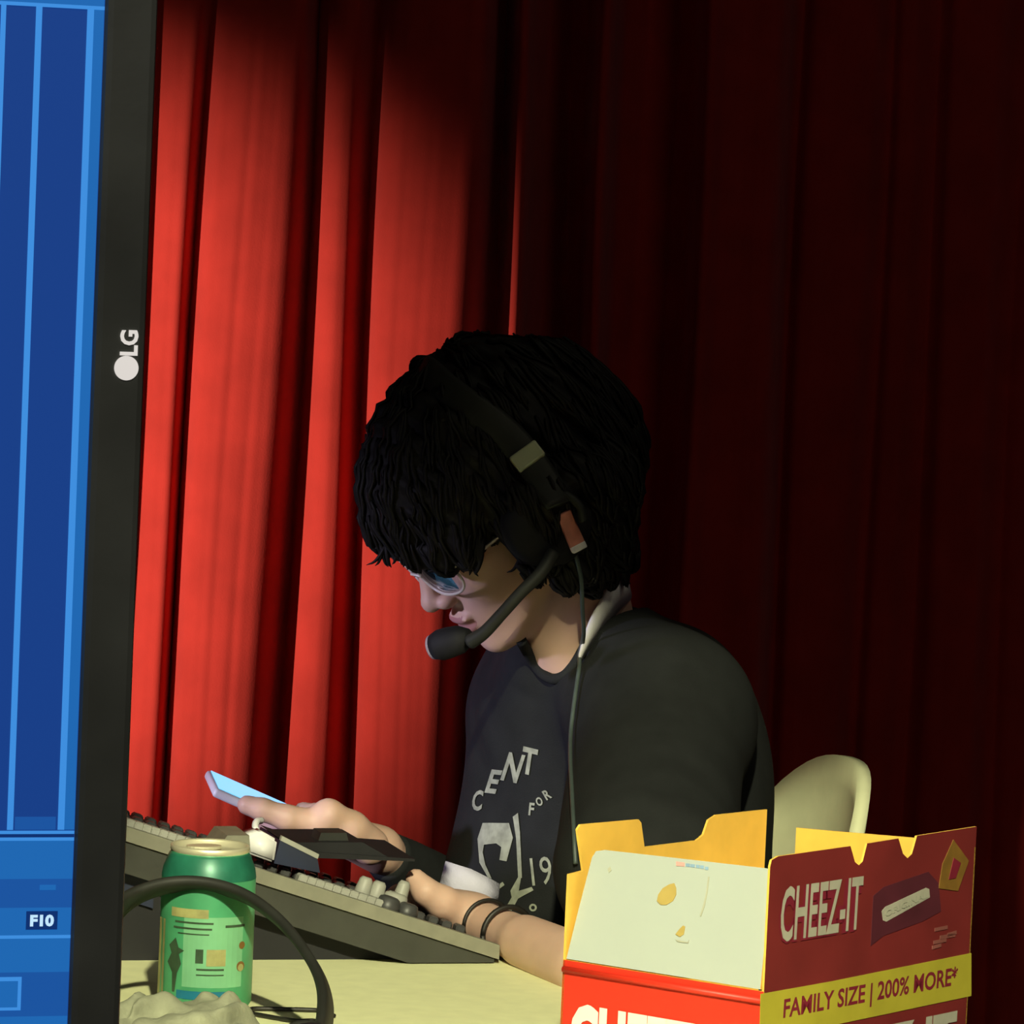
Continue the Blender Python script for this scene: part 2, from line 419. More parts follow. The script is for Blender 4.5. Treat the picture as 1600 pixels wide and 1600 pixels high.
# soften the corners a little
fine = np.arange(-1900, 3500, 2.0); hf = np.interp(fine, fp, fh)
g = np.exp(-0.5 * (np.arange(-8, 9) * 2 / 4.5) ** 2); g /= g.sum()
hs = np.interp(xs_px, fine, np.convolve(hf, g, 'same'))
hs = np.where(xs_px < 712, 0.045 + (hs - 0.045) * 1.2, hs)
zs = np.linspace(0.003, 3.6, 90)
xw = (xs_px - 800) * (CD - hs) / FPX + 0.005
Vc = []
for z in zs:
    dz = z - 1.06
    lean = dz * 0.020 * np.clip((900 - xs_px) / 600, -0.2, 1.0)
    wob = 0.006 * np.sin(xs_px * 0.011 + 1.3) * np.sin(z * 2.1 + xs_px * 0.004) + 0.004 * np.sin(z * 4.3 + xs_px * 0.02)
    amp = 1.0 + 0.10 * np.sin(z * 1.7 + xs_px * 0.006)
    Vc.append(np.stack([xw + lean + wob, CD - hs * amp + 0.0004 * np.sin(xs_px * 0.21 + 2.2 * np.sin(z * 1.1 + xs_px * 0.013)) * np.sin(xs_px * 0.037 + z) + 0.00018 * np.sin(xs_px * 0.37 + 1.5 * np.sin(z * 1.9)) + 0.010 * np.sin(z * 1.5 + xs_px * 0.003), np.full_like(xw, z)], 1))
nX, nZ = len(xs_px), len(zs)
Vc = np.concatenate(Vc)
ii, jj = np.meshgrid(np.arange(nX - 1), np.arange(nZ - 1), indexing='ij')
a = (jj * nX + ii).ravel()
Qc = np.stack([a, a + 1, a + 1 + nX, a + nX], 1)
cur = link('stage_curtain', np_mesh('stage_curtain', Vc, Qc), MT['curtain'], None, True)
tag(cur, 'red velvet stage curtain hanging in deep vertical folds behind the person', 'curtain')
md = cur.modifiers.new('thick', 'SOLIDIFY'); md.thickness = 0.002; md.offset = 1
rod = bmo('curtain_rod', tube_bm([(-2.3, CD + 0.05, 3.6), (2.3, CD + 0.05, 3.6)], 0.025, 12, spline=False), MT['metal_black'], cur)

# ================================================================== table
YT = R(15.8)
tu = Vector((math.cos(YT), math.sin(YT), 0)); tv = Vector((-math.sin(YT), math.cos(YT), 0)); tz = Vector((0, 0, 1))
far_pt = T(772, 1506) + tv * 0.168
RIGHT_END = 0.10 * tu.x + (3.47 - 0) * tu.y   # tu-coordinate of the right end
r_pt = Vector((0.085, 3.47, 0)); RIGHT_END = r_pt.dot(tu)
FAR = far_pt.dot(tv); NEAR = FAR - 0.925
MTAB = basis(tu, tv, tz)
tab = thing('folding_table', (0, 3.1, 0), 'cream plastic folding table carrying the cracker box, can and console', 'table')
bmo('table_top', box_bm((RIGHT_END - 1.83, NEAR, 0.712), (RIGHT_END, FAR, 0.75), MTAB, 0.008, 3), MT['table'], tab)
for (lx, ly) in ((RIGHT_END - 0.16, NEAR + 0.09), (RIGHT_END - 0.16, FAR - 0.09), (RIGHT_END - 1.67, NEAR + 0.09), (RIGHT_END - 1.67, FAR - 0.09)):
    bmo('leg', tube_bm([MTAB @ Vector((lx, ly, 0.0)), MTAB @ Vector((lx, ly, 0.713))], 0.016, 12, spline=False), MT['grey_steel'], tab)
for lx in (RIGHT_END - 0.16, RIGHT_END - 1.67):
    bmo('cross_bar', tube_bm([MTAB @ Vector((lx, NEAR + 0.09, 0.2)), MTAB @ Vector((lx, FAR - 0.09, 0.2))], 0.012, 10, spline=False), MT['grey_steel'], tab)

# ================================================================== television turned upright
YV = R(18.0)
ve = Vector((math.cos(YV), math.sin(YV), 0)); vn = Vector((math.sin(YV), -math.cos(YV), 0))   # right, outwards
V0 = P(197, 575, 1.76)
def tvuv(px, py):
    p = on_plane(px, py, V0, vn) - V0; return p.dot(ve), p.z
MTV = basis(ve, Vector((0, 0, 1)), vn, V0)
uR = 0.5 * (tvuv(268, 60)[0] + tvuv(172, 1500)[0])          # right edge of the bezel
uS = 0.5 * (tvuv(180, 60)[0] + tvuv(97, 1500)[0])           # right edge of the picture
TVW, TVH = 0.435, 0.73
uL = uR - TVW; uSL = uL + 0.016
tv_ = thing('television', (V0.x + (uL + TVW / 2) * ve.x, V0.y + (uL + TVW / 2) * ve.y, 0), 'large black television turned upright with a blue picture', 'television')
def tvbox(name, u0, u1, v0, v1, w0, w1, mt, parent, bev=0.0):
    return bmo(name, box_bm((u0, v0, w0), (u1, v1, w1), MTV, bev), mt, parent)
vB, vT = -TVH / 2, TVH / 2
tvbox('back_shell', uL + 0.004, uR - 0.004, vB + 0.004, vT - 0.004, -0.05, -0.006, MT['bezel'], tv_, 0.006)
tvbox('bezel', uS, uR, vB, vT, -0.012, 0.0, MT['bezel'], tv_, 0.003)
tvbox('bezel', uL, uSL, vB, vT, -0.012, 0.0, MT['bezel'], tv_, 0.003)
tvbox('bezel', uSL, uS, vT - 0.016, vT, -0.012, 0.0, MT['bezel'], tv_, 0.003)
tvbox('bezel', uSL, uS, vB, vB + 0.016, -0.012, 0.0, MT['bezel'], tv_, 0.003)
pole_u = uL + TVW / 2
tvbox('stand_pole', pole_u - 0.03, pole_u + 0.03, -V0.z + 0.02, 0.05, -0.10, -0.05, MT['metal_black'], tv_, 0.004)
tvbox('stand_base', pole_u - 0.26, pole_u + 0.26, -V0.z, -V0.z + 0.025, -0.28, 0.16, MT['metal_black'], tv_, 0.006)
scr = tvbox('screen', uSL, uS, vB + 0.016, vT - 0.016, -0.006, -0.003, MT['scr_dark'], tv_)
scr['label'] = 'glowing blue picture with pale upright lines'
def scr_quad(name, px4, mt, w_=-0.0026):
    q = [tvuv(*p) for p in px4]
    q = [(min(max(u, uSL + 0.001), uS - 0.0002), v) for u, v in q]
    return bmo(name, slab_bm(q, w_ - 0.0003, w_, MTV), mt, scr)
def scr_rect(name, u0, u1, v0, v1, mt, w_=-0.0026):
    return bmo(name, slab_bm([(u0, v0), (u1, v0), (u1, v1), (u0, v1)], w_ - 0.0003, w_, MTV), mt, scr)
def vv(py, px=50): return tvuv(px, py)[1]
uA = tvuv(6, 60)[0]; uB = 0.5 * (tvuv(74, 60)[0] + tvuv(7, 1250)[0]); uC = 0.5 * (tvuv(158, 20)[0] + tvuv(84, 1250)[0])
vtop = vv(7); vbot = vv(1298)
scr_rect('picture_band', uC, uS - 0.0003, vbot, vtop, MT['scr_mid'])
scr_rect('picture_line', uC - 0.0012, uC + 0.0014, vbot, vtop, MT['scr_line'], -0.0022)
scr_rect('picture_line', uB - 0.0012, uB + 0.0012, vbot, vtop, MT['scr_line'], -0.0022)
scr_rect('picture_line', uA - 0.0010, uA + 0.0010, vbot, vtop, MT['scr_line'], -0.0022)
for k in range(2, 14):
    scr_rect('picture_line', uA - 0.0175 * (k - 1) - 0.001, uA - 0.0175 * (k - 1) + 0.001, vbot, vtop, MT['scr_line'], -0.0022)
scr_rect('picture_band', uSL, uS - 0.0003, vtop, vtop + 0.012, MT['scr_mid'])
scr_rect('picture_line', uSL, uS - 0.0003, vtop - 0.0006, vtop + 0.0008, MT['scr_line'], -0.0022)
scr_rect('picture_band', uB + 0.002, uC - 0.002, vbot, vv(1278), MT['scr_low'])
scr_rect('picture_line', uSL, uS - 0.0003, vv(1304.5), vv(1299.5), MT['scr_line'], -0.0022)
scr_rect('picture_band', uSL, uS - 0.0003, vv(1310), vv(1304.5), MT['scr_gap'])
scr_rect('picture_line', uSL, uS - 0.0003, vv(1315), vv(1310), MT['scr_line'], -0.0022)
scr_rect('picture_band', uSL, uS - 0.0003, vv(1375), vv(1315), MT['scr_mid'])
scr_rect('picture_band', uSL, uS - 0.0003, vv(1420), vv(1375), MT['scr_low'])
scr_rect('picture_band', uSL, uS - 0.0003, vv(1463), vv(1420), MT['scr_mid'])
scr_rect('picture_line', uSL, uS - 0.0003, vv(1468), vv(1463), MT['scr_line'], -0.0022)
scr_rect('picture_band', uSL, uS - 0.0003, vv(1521), vv(1468), MT['scr_mid'])
scr_rect('picture_band', uSL, uS - 0.0003, vv(1590), vv(1521), MT['scr_low'])
scr_rect('picture_band', uSL, uS - 0.0003, vB + 0.017, vv(1590), MT['scr_mid'])
ub0, ub1 = tvuv(-120, 1550)[0], tvuv(35, 1550)[0]
scr_rect('picture_line', ub0, ub1, vv(1580), vv(1528), MT['scr_line'], -0.0022)
scr_rect('picture_band', ub0 + 0.0015, ub1 - 0.0015, vv(1575), vv(1534), MT['scr_mid'], -0.0018)
MTX = MTV.copy()
u0, v0 = tvuv(48, 1449); u1, v1 = tvuv(86, 1430)
scr_rect('picture_band', u0 - 0.0015, u1 + 0.0015, v0 - 0.0013, v1 + 0.0013, MT['scr_gap'], -0.0020)
flat_text('lettering', 'F10', MTV, u0, u1, v0, v1, MT['scr_text'], scr, -0.0016, bold=0.05)
u0, v0 = tvuv(64, 1392); u1, v1 = tvuv(89, 1384)
scr_rect('picture_mark', u0, u1, v0, v1, MT['scr_mid'], -0.0020)
# emblem: disc and letters turned with the set
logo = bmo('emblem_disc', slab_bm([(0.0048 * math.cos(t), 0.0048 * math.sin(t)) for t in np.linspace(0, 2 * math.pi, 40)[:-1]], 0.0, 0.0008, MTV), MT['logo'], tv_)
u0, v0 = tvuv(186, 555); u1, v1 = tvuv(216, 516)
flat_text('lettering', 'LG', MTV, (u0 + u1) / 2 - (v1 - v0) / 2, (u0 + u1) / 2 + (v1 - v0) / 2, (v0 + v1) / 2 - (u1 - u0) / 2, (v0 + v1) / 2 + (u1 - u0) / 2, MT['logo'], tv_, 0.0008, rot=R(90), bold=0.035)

# ================================================================== sloping console
# its near side stands on the table along the line y=1510 of the view; the low end points at the person
c0 = T(772, 1506); c_dir = -tu          # from the low right end leftwards
LCON, WCON = 0.52, 0.16
cn = thing('lighting_console', (c0.x - 0.2, c0.y + 0.08, 0.75), 'black wedge-shaped lighting console sloping down towards the person', 'console')
MC = basis(tu, tv, tz, Vector((c0.x, c0.y, 0.75)))     # x: -LCON..0 along the side, y: depth away, z up
def conuv(px, py, off=0.0):
    p = on_plane(px, py, Vector((c0.x, c0.y, 0.75)) + tv * off, -tv) - Vector((c0.x, c0.y, 0.75))
    return p.dot(tu), p.z
tl = conuv(193, 1290); tr = conuv(775, 1476)
sl_ = (tl[1] - tr[1]) / (tl[0] - tr[0])
def ctop(u): return tr[1] + sl_ * (u - tr[0])
rt = 0.011
L0 = -LCON
prof = [(0.0, 0.004), (0.0, tr[1] - rt), (L0, ctop(L0) - rt), (L0, 0.004)]
def prism_xz(pts, y0, y1, M):
    b = bmesh.new()
    A = [b.verts.new(M @ Vector((x, y0, z))) for x, z in pts]; B = [b.verts.new(M @ Vector((x, y1, z))) for x, z in pts]
    n = len(pts); b.faces.new(A); b.faces.new(B[::-1])
    for i in range(n): b.faces.new((A[i], B[i], B[(i + 1) % n], A[(i + 1) % n]))
    return b
lowt = conuv(560, 1452)
def cmid(u): return max(0.0045, ctop(u) - rt - 0.030 + 0.02 * max(0, -(u + 0.06)) * -1)
bmo('body', prism_xz([(0.0, 0.0), (0.0, tr[1] - rt), (L0, ctop(L0) - rt), (L0, 0.0)], 0.022, WCON, MC), MT['console_gap_shade'], cn)  # near-black block painted in for the shaded gap under the slab
u_s = -0.0
ux_ = min(-0.01, tr[0] + (rt + 0.024 + 0.001 - tr[1]) / sl_)
bmo('side_panel', prism_xz([(0.0, 0.001), (0.0, tr[1] - rt), (L0, ctop(L0) - rt), (L0, ctop(L0) - rt - 0.024), (ux_, max(0.001, ctop(ux_) - rt - 0.024))], 0.0, 0.022, MC), MT['console'], cn)
bmo('rim', prism_xz([(0.003, tr[1] - rt), (0.003, tr[1]), (L0, ctop(L0)), (L0, ctop(L0) - rt)], -0.003, 0.006, MC), MT['rim'], cn)
bmo('top_plate', prism_xz([(0.0, tr[1] - rt), (0.0, tr[1] - 0.004), (L0, ctop(L0) - 0.004), (L0, ctop(L0) - rt)], 0.006, WCON, MC), MT['console_top'], cn)
bmo('blue_label', prism_xz([(conuv(196, 1385)[0], 0.048), (conuv(196, 1385)[0], 0.070), (conuv(248, 1385)[0], 0.062), (conuv(248, 1385)[0], 0.040)], 0.018, 0.0215, MC), MT['navy'], cn)
ang = math.atan(sl_)
tilt = Matrix.Rotation(-ang, 4, 'Y')
def on_con(u, y, dz=0.0):
    return MC @ Matrix.Translation((u, y, ctop(u) - 0.004 + dz)) @ tilt
def knob(px, py, r, h, mt, y=0.02, nm='knob'):
    u = conuv(px, py, y)[0]
    M = on_con(u, y)
    return bmo(nm, lathe_bm([(r, 0), (r * 0.96, h * 0.5), (r * 0.8, h * 0.9), (r * 0.55, h), (0, h)], M, 14), mt, cn, True)
def fader(px, y=0.02, w_=0.008, h=0.009, mt='knob'):
    u = conuv(px, 1300 + (px - 193) * 0.32, y)[0]
    return bmo('fader_cap', box_bm((-w_ / 2, -0.006, 0), (w_ / 2, 0.006, h), on_con(u, y), 0.0015, 1), MT[mt], cn)
for k in range(10): fader(198 + k * 13, 0.014)
for k in range(10): fader(468 + k * 13.2, 0.014)
for r_ in (0.05, 0.085, 0.12):
    for k in range(26): fader(190 + k * 21, r_, 0.008, 0.006, 'knob_dark')
knob(562, 1372, 0.0065, 0.020, MT['knob'], 0.035); knob(583, 1378, 0.0065, 0.020, MT['knob'], 0.035)
knob(612, 1385, 0.011, 0.016, MT['knob'], 0.03); knob(618, 1385, 0.006, 0.026, MT['knob'], 0.036); knob(634, 1395, 0.009, 0.012, MT['knob_dark'], 0.02)
knob(604, 1380, 0.010, 0.013, MT['knob_dark'], 0.015)

# small black control box lying on the console, with a thin plate
def cpt(px, py, y): 
    p = on_plane(px, py, Vector((c0.x, c0.y, 0.75)) + tv * y, -tv); q = p - Vector((c0.x, c0.y, 0.75)); return q.dot(tu), q.z
yb = 0.035
bx = thing('control_box', P(500, 1345, 3.55), 'small black control box with a thin flat lid on the console', 'box')
ua, za = cpt(428, 1349, yb); ub, zb = cpt(500, 1366, yb)
uc, zc = cpt(438, 1313, yb); ud, zd = cpt(496, 1342, yb)
bmo('body', prism_xz([(ua, za), (ub, zb + 0.001), (ud, zd), (uc, zc)], yb, yb + 0.07, MC), MT['navy'], bx)
bmo('edge_strip', prism_xz([(uc, zc), (ud, zd), (ud + 0.001, zd + 0.0035), (uc + 0.001, zc + 0.0035)], yb - 0.001, yb + 0.004, MC), MT['knob'], bx)
ue, ze = cpt(640, 1341, yb + 0.02); 
ug, zg = cpt(436, 1309, yb + 0.02)
bmo('lid', prism_xz([(ud, zd), (ud, zd + 0.0045), (ue, ze + 0.002), (ue, ze)], yb + 0.004, yb + 0.10, MC), MT['blk'], bx)
uh, zh = cpt(450, 1312, yb + 0.02); ui, zi = cpt(560, 1312, yb + 0.02); uj, zj = cpt(600, 1335, yb + 0.02)
bmo('back_block', prism_xz([(uc, zc + 0.001), (ud, zd + 0.003), (uj, zj), (ui, zi), (uh, zh)], yb + 0.006, yb + 0.075, MC), MT['blk'], bx)
knb = cpt(515, 1306, yb + 0.02)
bmo('switch', prism_xz([(knb[0] - 0.012, knb[1] - 0.01), (knb[0] + 0.016, knb[1] - 0.01), (knb[0] + 0.012, knb[1] + 0.003), (knb[0] - 0.008, knb[1] + 0.003)], yb + 0.015, yb + 0.04, MC), MT['blk_sheen'], bx)
# white plug block beside it
wb = thing('plug_block', P(408, 1345, 3.50), 'small white plastic plug block lying on the console under the fingers', 'plug')
u1_, z1_ = cpt(384, 1332, 0.03); u2_, z2_ = cpt(428, 1348, 0.03); u3_, z3_ = cpt(433, 1312, 0.03); u4_, z4_ = cpt(408, 1299, 0.03); u5_, z5_ = cpt(386, 1306, 0.03)
bwb = prism_xz([(u1_, z1_), (u2_, z2_), (u3_, z3_), (u4_, z4_), (u5_, z5_)], 0.028, 0.055, MC)
bmesh.ops.bevel(bwb, geom=bwb.edges[:], offset=0.002, segments=2, affect='EDGES')
bmo('body', bwb, MT['white'], wb, True)
lead = [P(404, 1304, 3.485), P(399, 1293, 3.49), P(401, 1284, 3.50), P(408, 1282, 3.515)]
bmo('lead', tube_bm(lead, 0.0028, 8), MT['white'], wb, True)
# pale grey pad behind the can
gp = cpt(338, 1322, 0.02); gq = cpt(388, 1330, 0.02); gr = cpt(386, 1303, 0.02); gs = cpt(352, 1303, 0.02)
o = bmo('grey_pad', prism_xz([gp, gq, gr, gs], 0.012, 0.06, MC), MT['rim'])
tag(o, 'flat grey pad on the console just behind the green can', 'pad')

# ================================================================== drink can
cbase = T(318, 1588)
can = thing('drink_can', cbase, 'green drink can with a pale gold lid standing on the table', 'can')
MK = Matrix.Translation(cbase)
rc = 0.0331
bmo('body', lathe_bm([(0.0, 0.006), (0.022, 0.002), (0.0255, 0.0), (0.0285, 0.004), (rc, 0.013), (rc, 0.100), (0.0320, 0.106), (0.0283, 0.1155), (0.0270, 0.1180)], MK, 56, cap=False), MT['can'], can, True)
bmo('shoulder', lathe_bm([(rc + 0.0002, 0.1000), (0.0323, 0.1062), (0.0286, 0.1157), (0.0268, 0.1180), (0.0262, 0.1168), (0.031, 0.1040)], MK, 56, cap=False), MT['can_teal'], can, True)
lid = bmo('lid', lathe_bm([(0.0265, 0.1160), (0.0278, 0.1190), (0.0278, 0.1215), (0.0268, 0.1224), (0.0256, 0.1212), (0.0248, 0.1180), (0.0, 0.1180)], MK, 48), MT['gold'], can, True)
bmo('pull_tab', slab_bm([(0.012 * math.cos(t) * (1.1 if math.cos(t) > 0 else 1) + 0.004, 0.008 * math.sin(t)) for t in np.linspace(0, 2 * math.pi, 24)[:-1]], 0.1195, 0.1215, MK @ Matrix.Rotation(R(200), 4, 'Z')), MT['gold'], lid)
# printed marks wrapped on the wall of the can; coordinates: pixel x, pixel y of the view
def can_ang(px):
    d = P(px, 1450, cbase.y) - cbase
    s = max(-0.98, min(0.98, d.x / rc)); return math.asin(s)      # 0 faces the viewer
def can_z(py): return (1588 - py) * mmpx(cbase.y) * 1.01
def can_mark(name, pts, mt, off=0.0004):
    """polygon given in view pixels, wrapped round the can"""
    b = bmesh.new(); 
    vs_ = []
    for (px, py) in pts:
        a_ = can_ang(px); r_ = rc + off
        vs_.append(b.verts.new(Vector((cbase.x + r_ * math.sin(a_), cbase.y - r_ * math.cos(a_), cbase.z + can_z(py)))))
    b.faces.new(vs_)
    return bmo(name, b, mt, can)
def can_rect(x0, x1, y0, y1, mt, name='printed_mark', off=0.0004):
    n = max(1, int((x1 - x0) / 7)); pts = [(x0 + (x1 - x0) * i / n, y1) for i in range(n + 1)] + [(x1 - (x1 - x0) * i / n, y0) for i in range(n + 1)]
    b = bmesh.new(); lo = []; hi = []
    for i in range(n + 1):
        a_ = can_ang(x0 + (x1 - x0) * i / n); r_ = rc + off
        for lst, yy in ((lo, y1), (hi, y0)):
            lst.append(b.verts.new(Vector((cbase.x + r_ * math.sin(a_), cbase.y - r_ * math.cos(a_), cbase.z + can_z(yy)))))
    for i in range(n): b.faces.new((lo[i], lo[i + 1], hi[i + 1], hi[i]))
    return bmo(name, b, mt, can)
can_rect(292, 382, 1420, 1530, MT['can_lt'], 'label_panel', 0.0002)
can_rect(284, 368, 1536, 1549, MT['can_blue'], 'printed_band')
for (x0, x1, y0, y1) in ((278, 338, 1428, 1431), (276, 336, 1437, 1440), (283, 332, 1446, 1448), (356, 384, 1432, 1436)):
    can_rect(x0, x1, y0, y1, MT['can_dark'])
can_mark('printed_figure', [(280, 1455), (285, 1470), (294, 1474), (286, 1480), (290, 1495), (284, 1510), (281, 1540), (277, 1540), (276, 1510), (268, 1495), (274, 1480), (270, 1468)], MT['can_dark'])
can_rect(312, 324, 1470, 1492, MT['can_dark']); can_rect(329, 358, 1470, 1496, MT['can_tan'])
can_rect(314, 356, 1500, 1503, MT['can_dark']); can_rect(314, 356, 1509, 1511, MT['can_dark']); can_rect(252, 262, 1430, 1560, MT['can_tan'])
can_rect(272, 330, 1408, 1422, MT['can_tan'])
for (px, py, rr) in ((381, 1465, 6), (380, 1498, 8)):
    can_mark('printed_dot', [(px + rr * 0.7 * math.cos(t), py + rr * math.sin(t)) for t in np.linspace(0, 2 * math.pi, 13)[:-1]], MT['can_brown'])
can_mark('printed_dot', [(380 + 4 * math.cos(t), 1500 + 6 * math.sin(t)) for t in np.linspace(0, 2 * math.pi, 13)[:-1]], MT['can_tan'], 0.0006)

# ================================================================== headphones in front of the can
HD = 3.085
hp = thing('headphones', T(340, 1640), 'black over-ear headphones with arched band in front of the can', 'headphones')
bandpts = [P(x, y, HD + dd) for x, y, dd in ((112, 1640, -.20), (118, 1560, -.13), (140, 1490, -.07), (185, 1421, -.01), (240, 1389, .012), (310, 1381, .018), (380, 1399, .008), (440, 1442, -.02), (485, 1500, -.06), (506, 1550, -.10), (506, 1600, -.15), (490, 1665, -.21))]
hc = P(320, 1580, HD)
b = bmesh.new()
ps = catmull(bandpts, 8)
# a flat strap: width across (depth), thin along the radius
prev = None; rings = []
for i, p in enumerate(ps):
    t = (ps[min(i + 1, len(ps) - 1)] - ps[max(i - 1, 0)]).normalized()
    wdir = Vector((0.10, 0.93, -0.36)); wdir = (wdir - t * wdir.dot(t)).normalized()
    n_ = t.cross(wdir)
    hw, ht = 0.0125, 0.0035
    ring = []
    for (sa, sb) in ((-1, -.5), (-1, .5), (-.8, 1), (.8, 1), (1, .5), (1, -.5), (.8, -1), (-.8, -1)):
        ring.append(b.verts.new(p + wdir * hw * sa + n_ * ht * sb))
    rings.append(ring)
for r0_, r1_ in zip(rings[:-1], rings[1:]):
    for k in range(8): b.faces.new((r0_[k], r0_[(k + 1) % 8], r1_[(k + 1) % 8], r1_[k]))
b.faces.new(rings[0]); b.faces.new(rings[-1])
bmo('headband', b, MT['blk_sheen'], hp, True)
for (px, py, sx) in ((114, 1650, -1), (484, 1662, 1)):
    c = P(px, py, HD - 0.235); c.z = 0.75 + 0.0265
    ax = (hc - c); ax.z = 0; ax.normalize()
    Mx = basis(Vector((0, 0, 1)).cross(ax).normalized(), Vector((0, 0, 1)), ax, c)
    bmo('ear_cup', lathe_bm([(0, -0.010), (0.020, -0.010), (0.025, -0.005), (0.026, 0.004), (0.023, 0.008), (0, 0.008)], Mx, 32), MT['blk'], hp, True)
    bmo('ear_cushion', lathe_bm([(0.012, 0.008), (0.024, 0.008), (0.026, 0.013), (0.023, 0.018), (0.016, 0.018), (0.012, 0.014)], Mx, 32, cap=False), MT['blk_sheen'], hp, True)
zt = 0.752
cpts = [T(152, 1578, zt), T(200, 1576, zt), T(300, 1582, zt), T(393, 1584, zt), T(393, 1577, zt), T(440, 1577, zt), T(505, 1580, zt), T(520, 1586, zt), T(500, 1593, zt), T(450, 1594, zt), T(420, 1588, zt), T(396, 1581, zt)]
bmo('cable', tube_bm([T(522, 1587, zt), T(500, 1579, zt), T(450, 1577, zt), T(396, 1576, zt), T(392, 1580, zt), T(398, 1584, zt), T(430, 1590, zt), T(462, 1595, zt), T(495, 1596, zt), T(505, 1612, zt), P(487, 1662, HD - 0.22)], 0.0016, 8), MT['cord'], hp, True)
cb = bmo('table_cord', tube_bm([T(100, 1575, zt), T(165, 1579, zt), T(200, 1577, zt), T(250, 1574, zt), T(300, 1570, zt)], 0.0018, 8), MT['cord'], None, True)
tag(cb, 'thin dark cord running across the table behind the crumpled cloth', 'cord')

# crumpled cloth at the foot of the can
G = Grid((-0.33, 2.90, 0.745), (-0.12, 3.14, 0.83), 0.0025)
lo, hi = G.lo, G.lo + G.h * (G.n - 1)
for k, (px, top, D, rx, ry, rz) in enumerate(((205, 1583, 3.02, .040, .035, .028), (262, 1562, 3.03, .045, .032, .030), (310, 1560, 3.035, .040, .030, .030), (350, 1572, 3.03, .032, .030, .026), (240, 1590, 2.98, .040, .03, .025), (330, 1588, 2.99, .040, .03, .025), (180, 1598, 3.0, .03, .03, .02))):
    t_ = P(px, top, D); G.add(ell((t_.x, t_.y, t_.z - rz), (rx, ry, rz)), 0.012)
sl, X, Y, Z = G.region(lo, hi)
wr = 0.0035 * np.sin(95 * X + 60 * Y + 4 * np.sin(50 * Z + 30 * Y)) + 0.0025 * np.sin(170 * Y - 120 * X + 3 * np.sin(90 * X)) + 0.0014 * np.sin(300 * X + 210 * Z)
G.f = G.f + wr.astype(np.float32)
G.f = np.maximum(G.f, (0.7505 - Z).astype(np.float32) + 0 * G.f)
V, Q = G.mesh()
o = link('crumpled_cloth', np_mesh('crumpled_cloth', V, Q), MT['cloth'], None, True)
tag(o, 'crumpled pale greenish cloth heaped at the foot of the green can', 'cloth')

# ================================================================== cracker carton
AB = R(35.4)
dl = Vector((-math.cos(AB), math.sin(AB), 0)); dr = Vector((math.sin(AB), math.cos(AB), 0))
nl = -dr.copy(); nr = Vector((math.cos(AB), -math.sin(AB), 0))    # outward normals of the two near faces
Nc = P(1191, 1600, 2.80); Nc.z = 0.7502
def plane_uv(px, py, p0, n, eu):
    q = on_plane(px, py, p0, n) - p0; return q.dot(eu), q.z
W1 = plane_uv(879, 1520, Nc, nl, dl)[0]; W2 = plane_uv(1518, 1450, Nc, nr, dr)[0]
Lc = Nc + dl * W1; Rc = Nc + dr * W2; Bc = Lc + dr * W2
carton = thing('cracker_carton', (Nc + (Bc - Nc) * 0.5), 'torn-open red cracker carton with a white flap and yellow inside', 'carton')
TH = 0.0016
def wall(name, pts, p0, eu, n_out, mt_out, mt_in, parent=carton, ev=Vector((0, 0, 1))):
    """panel from (u,v) points on the plane through p0; outer face on that plane, thickness inwards"""
    me = bpy.data.meshes.new(name); nn = len(pts)
    A = [p0 + eu * u + ev * v for u, v in pts]; B = [p - n_out * TH for p in A]
    b = bmesh.new()
    va = [b.verts.new(p) for p in A]; vb = [b.verts.new(p) for p in B]
    fa = b.faces.new(va); fb = b.faces.new(vb[::-1]); fb.material_index = 1
    for i in range(nn):
        f = b.faces.new((va[i], vb[i], vb[(i + 1) % nn], va[(i + 1) % nn])); f.material_index = 1
    bmesh.ops.recalc_face_normals(b, faces=b.faces[:])
    b.to_mesh(me); b.free()
    return link(name, me, [mt_out, mt_in], parent)
def px_pts(lst, p0, n, eu, clampu=None):
    out = []
    for (px, py) in lst:
        u, v = plane_uv(px, py, p0, n, eu)
        if clampu: u = min(max(u, clampu[0]), clampu[1])
        out.append((u, v))
    return out
# near left face (red), up to the fold
top_l = px_pts([(1190, 1549), (879, 1499)], Nc, nl, dl)
wl = wall('front_panel', [(0, 0), (0, top_l[0][1]), (W1, top_l[1][1]), (W1, 0)], Nc, dl, nl, MT['red'], MT['yellow'])
bmo('fold_ridge', tube_bm([Nc + nl * 0.001 + dl * 0.001 + Vector((0, 0, top_l[0][1] - 0.006)), Nc + nl * 0.001 + dl * (W1 - 0.001) + Vector((0, 0, top_l[1][1] - 0.006))], 0.0021, 8, spline=False), MT['red'], carton, True)
# white flap leaning inwards above the fold
beta = R(12)
fe = (Vector((0, 0, 1)) * math.cos(beta) - nl * math.sin(beta)).normalized(); fn_ = (nl * math.cos(beta) + Vector((0, 0, 1)) * math.sin(beta)).normalized()
F0 = Nc + Vector((0, 0, top_l[0][1]))
def flap_uv(px, py):
    q = on_plane(px, py, F0, fn_) - F0; return q.dot(dl), q.dot(fe)
fl = [flap_uv(*p) for p in ((1188, 1546), (1196, 1460), (1206, 1366), (1200, 1357), (1060, 1341), (945, 1328), (931, 1330), (925, 1340), (903, 1425), (885, 1498))]
flap = wall('white_flap', fl, F0, dl, fn_, MT['white_card'], MT['yellow'], carton, fe)
flap['label'] = 'white folded flap with small tan stains'
MF = basis(-dl, fe, fn_, F0)         # x runs to the right in the view
def flap_poly(name, pxs, mt, off=0.0006):
    q = [flap_uv(*p) for p in pxs]
    return bmo(name, slab_bm([(-u, v) for u, v in q], off * 0.3, off, MF), mt, flap)
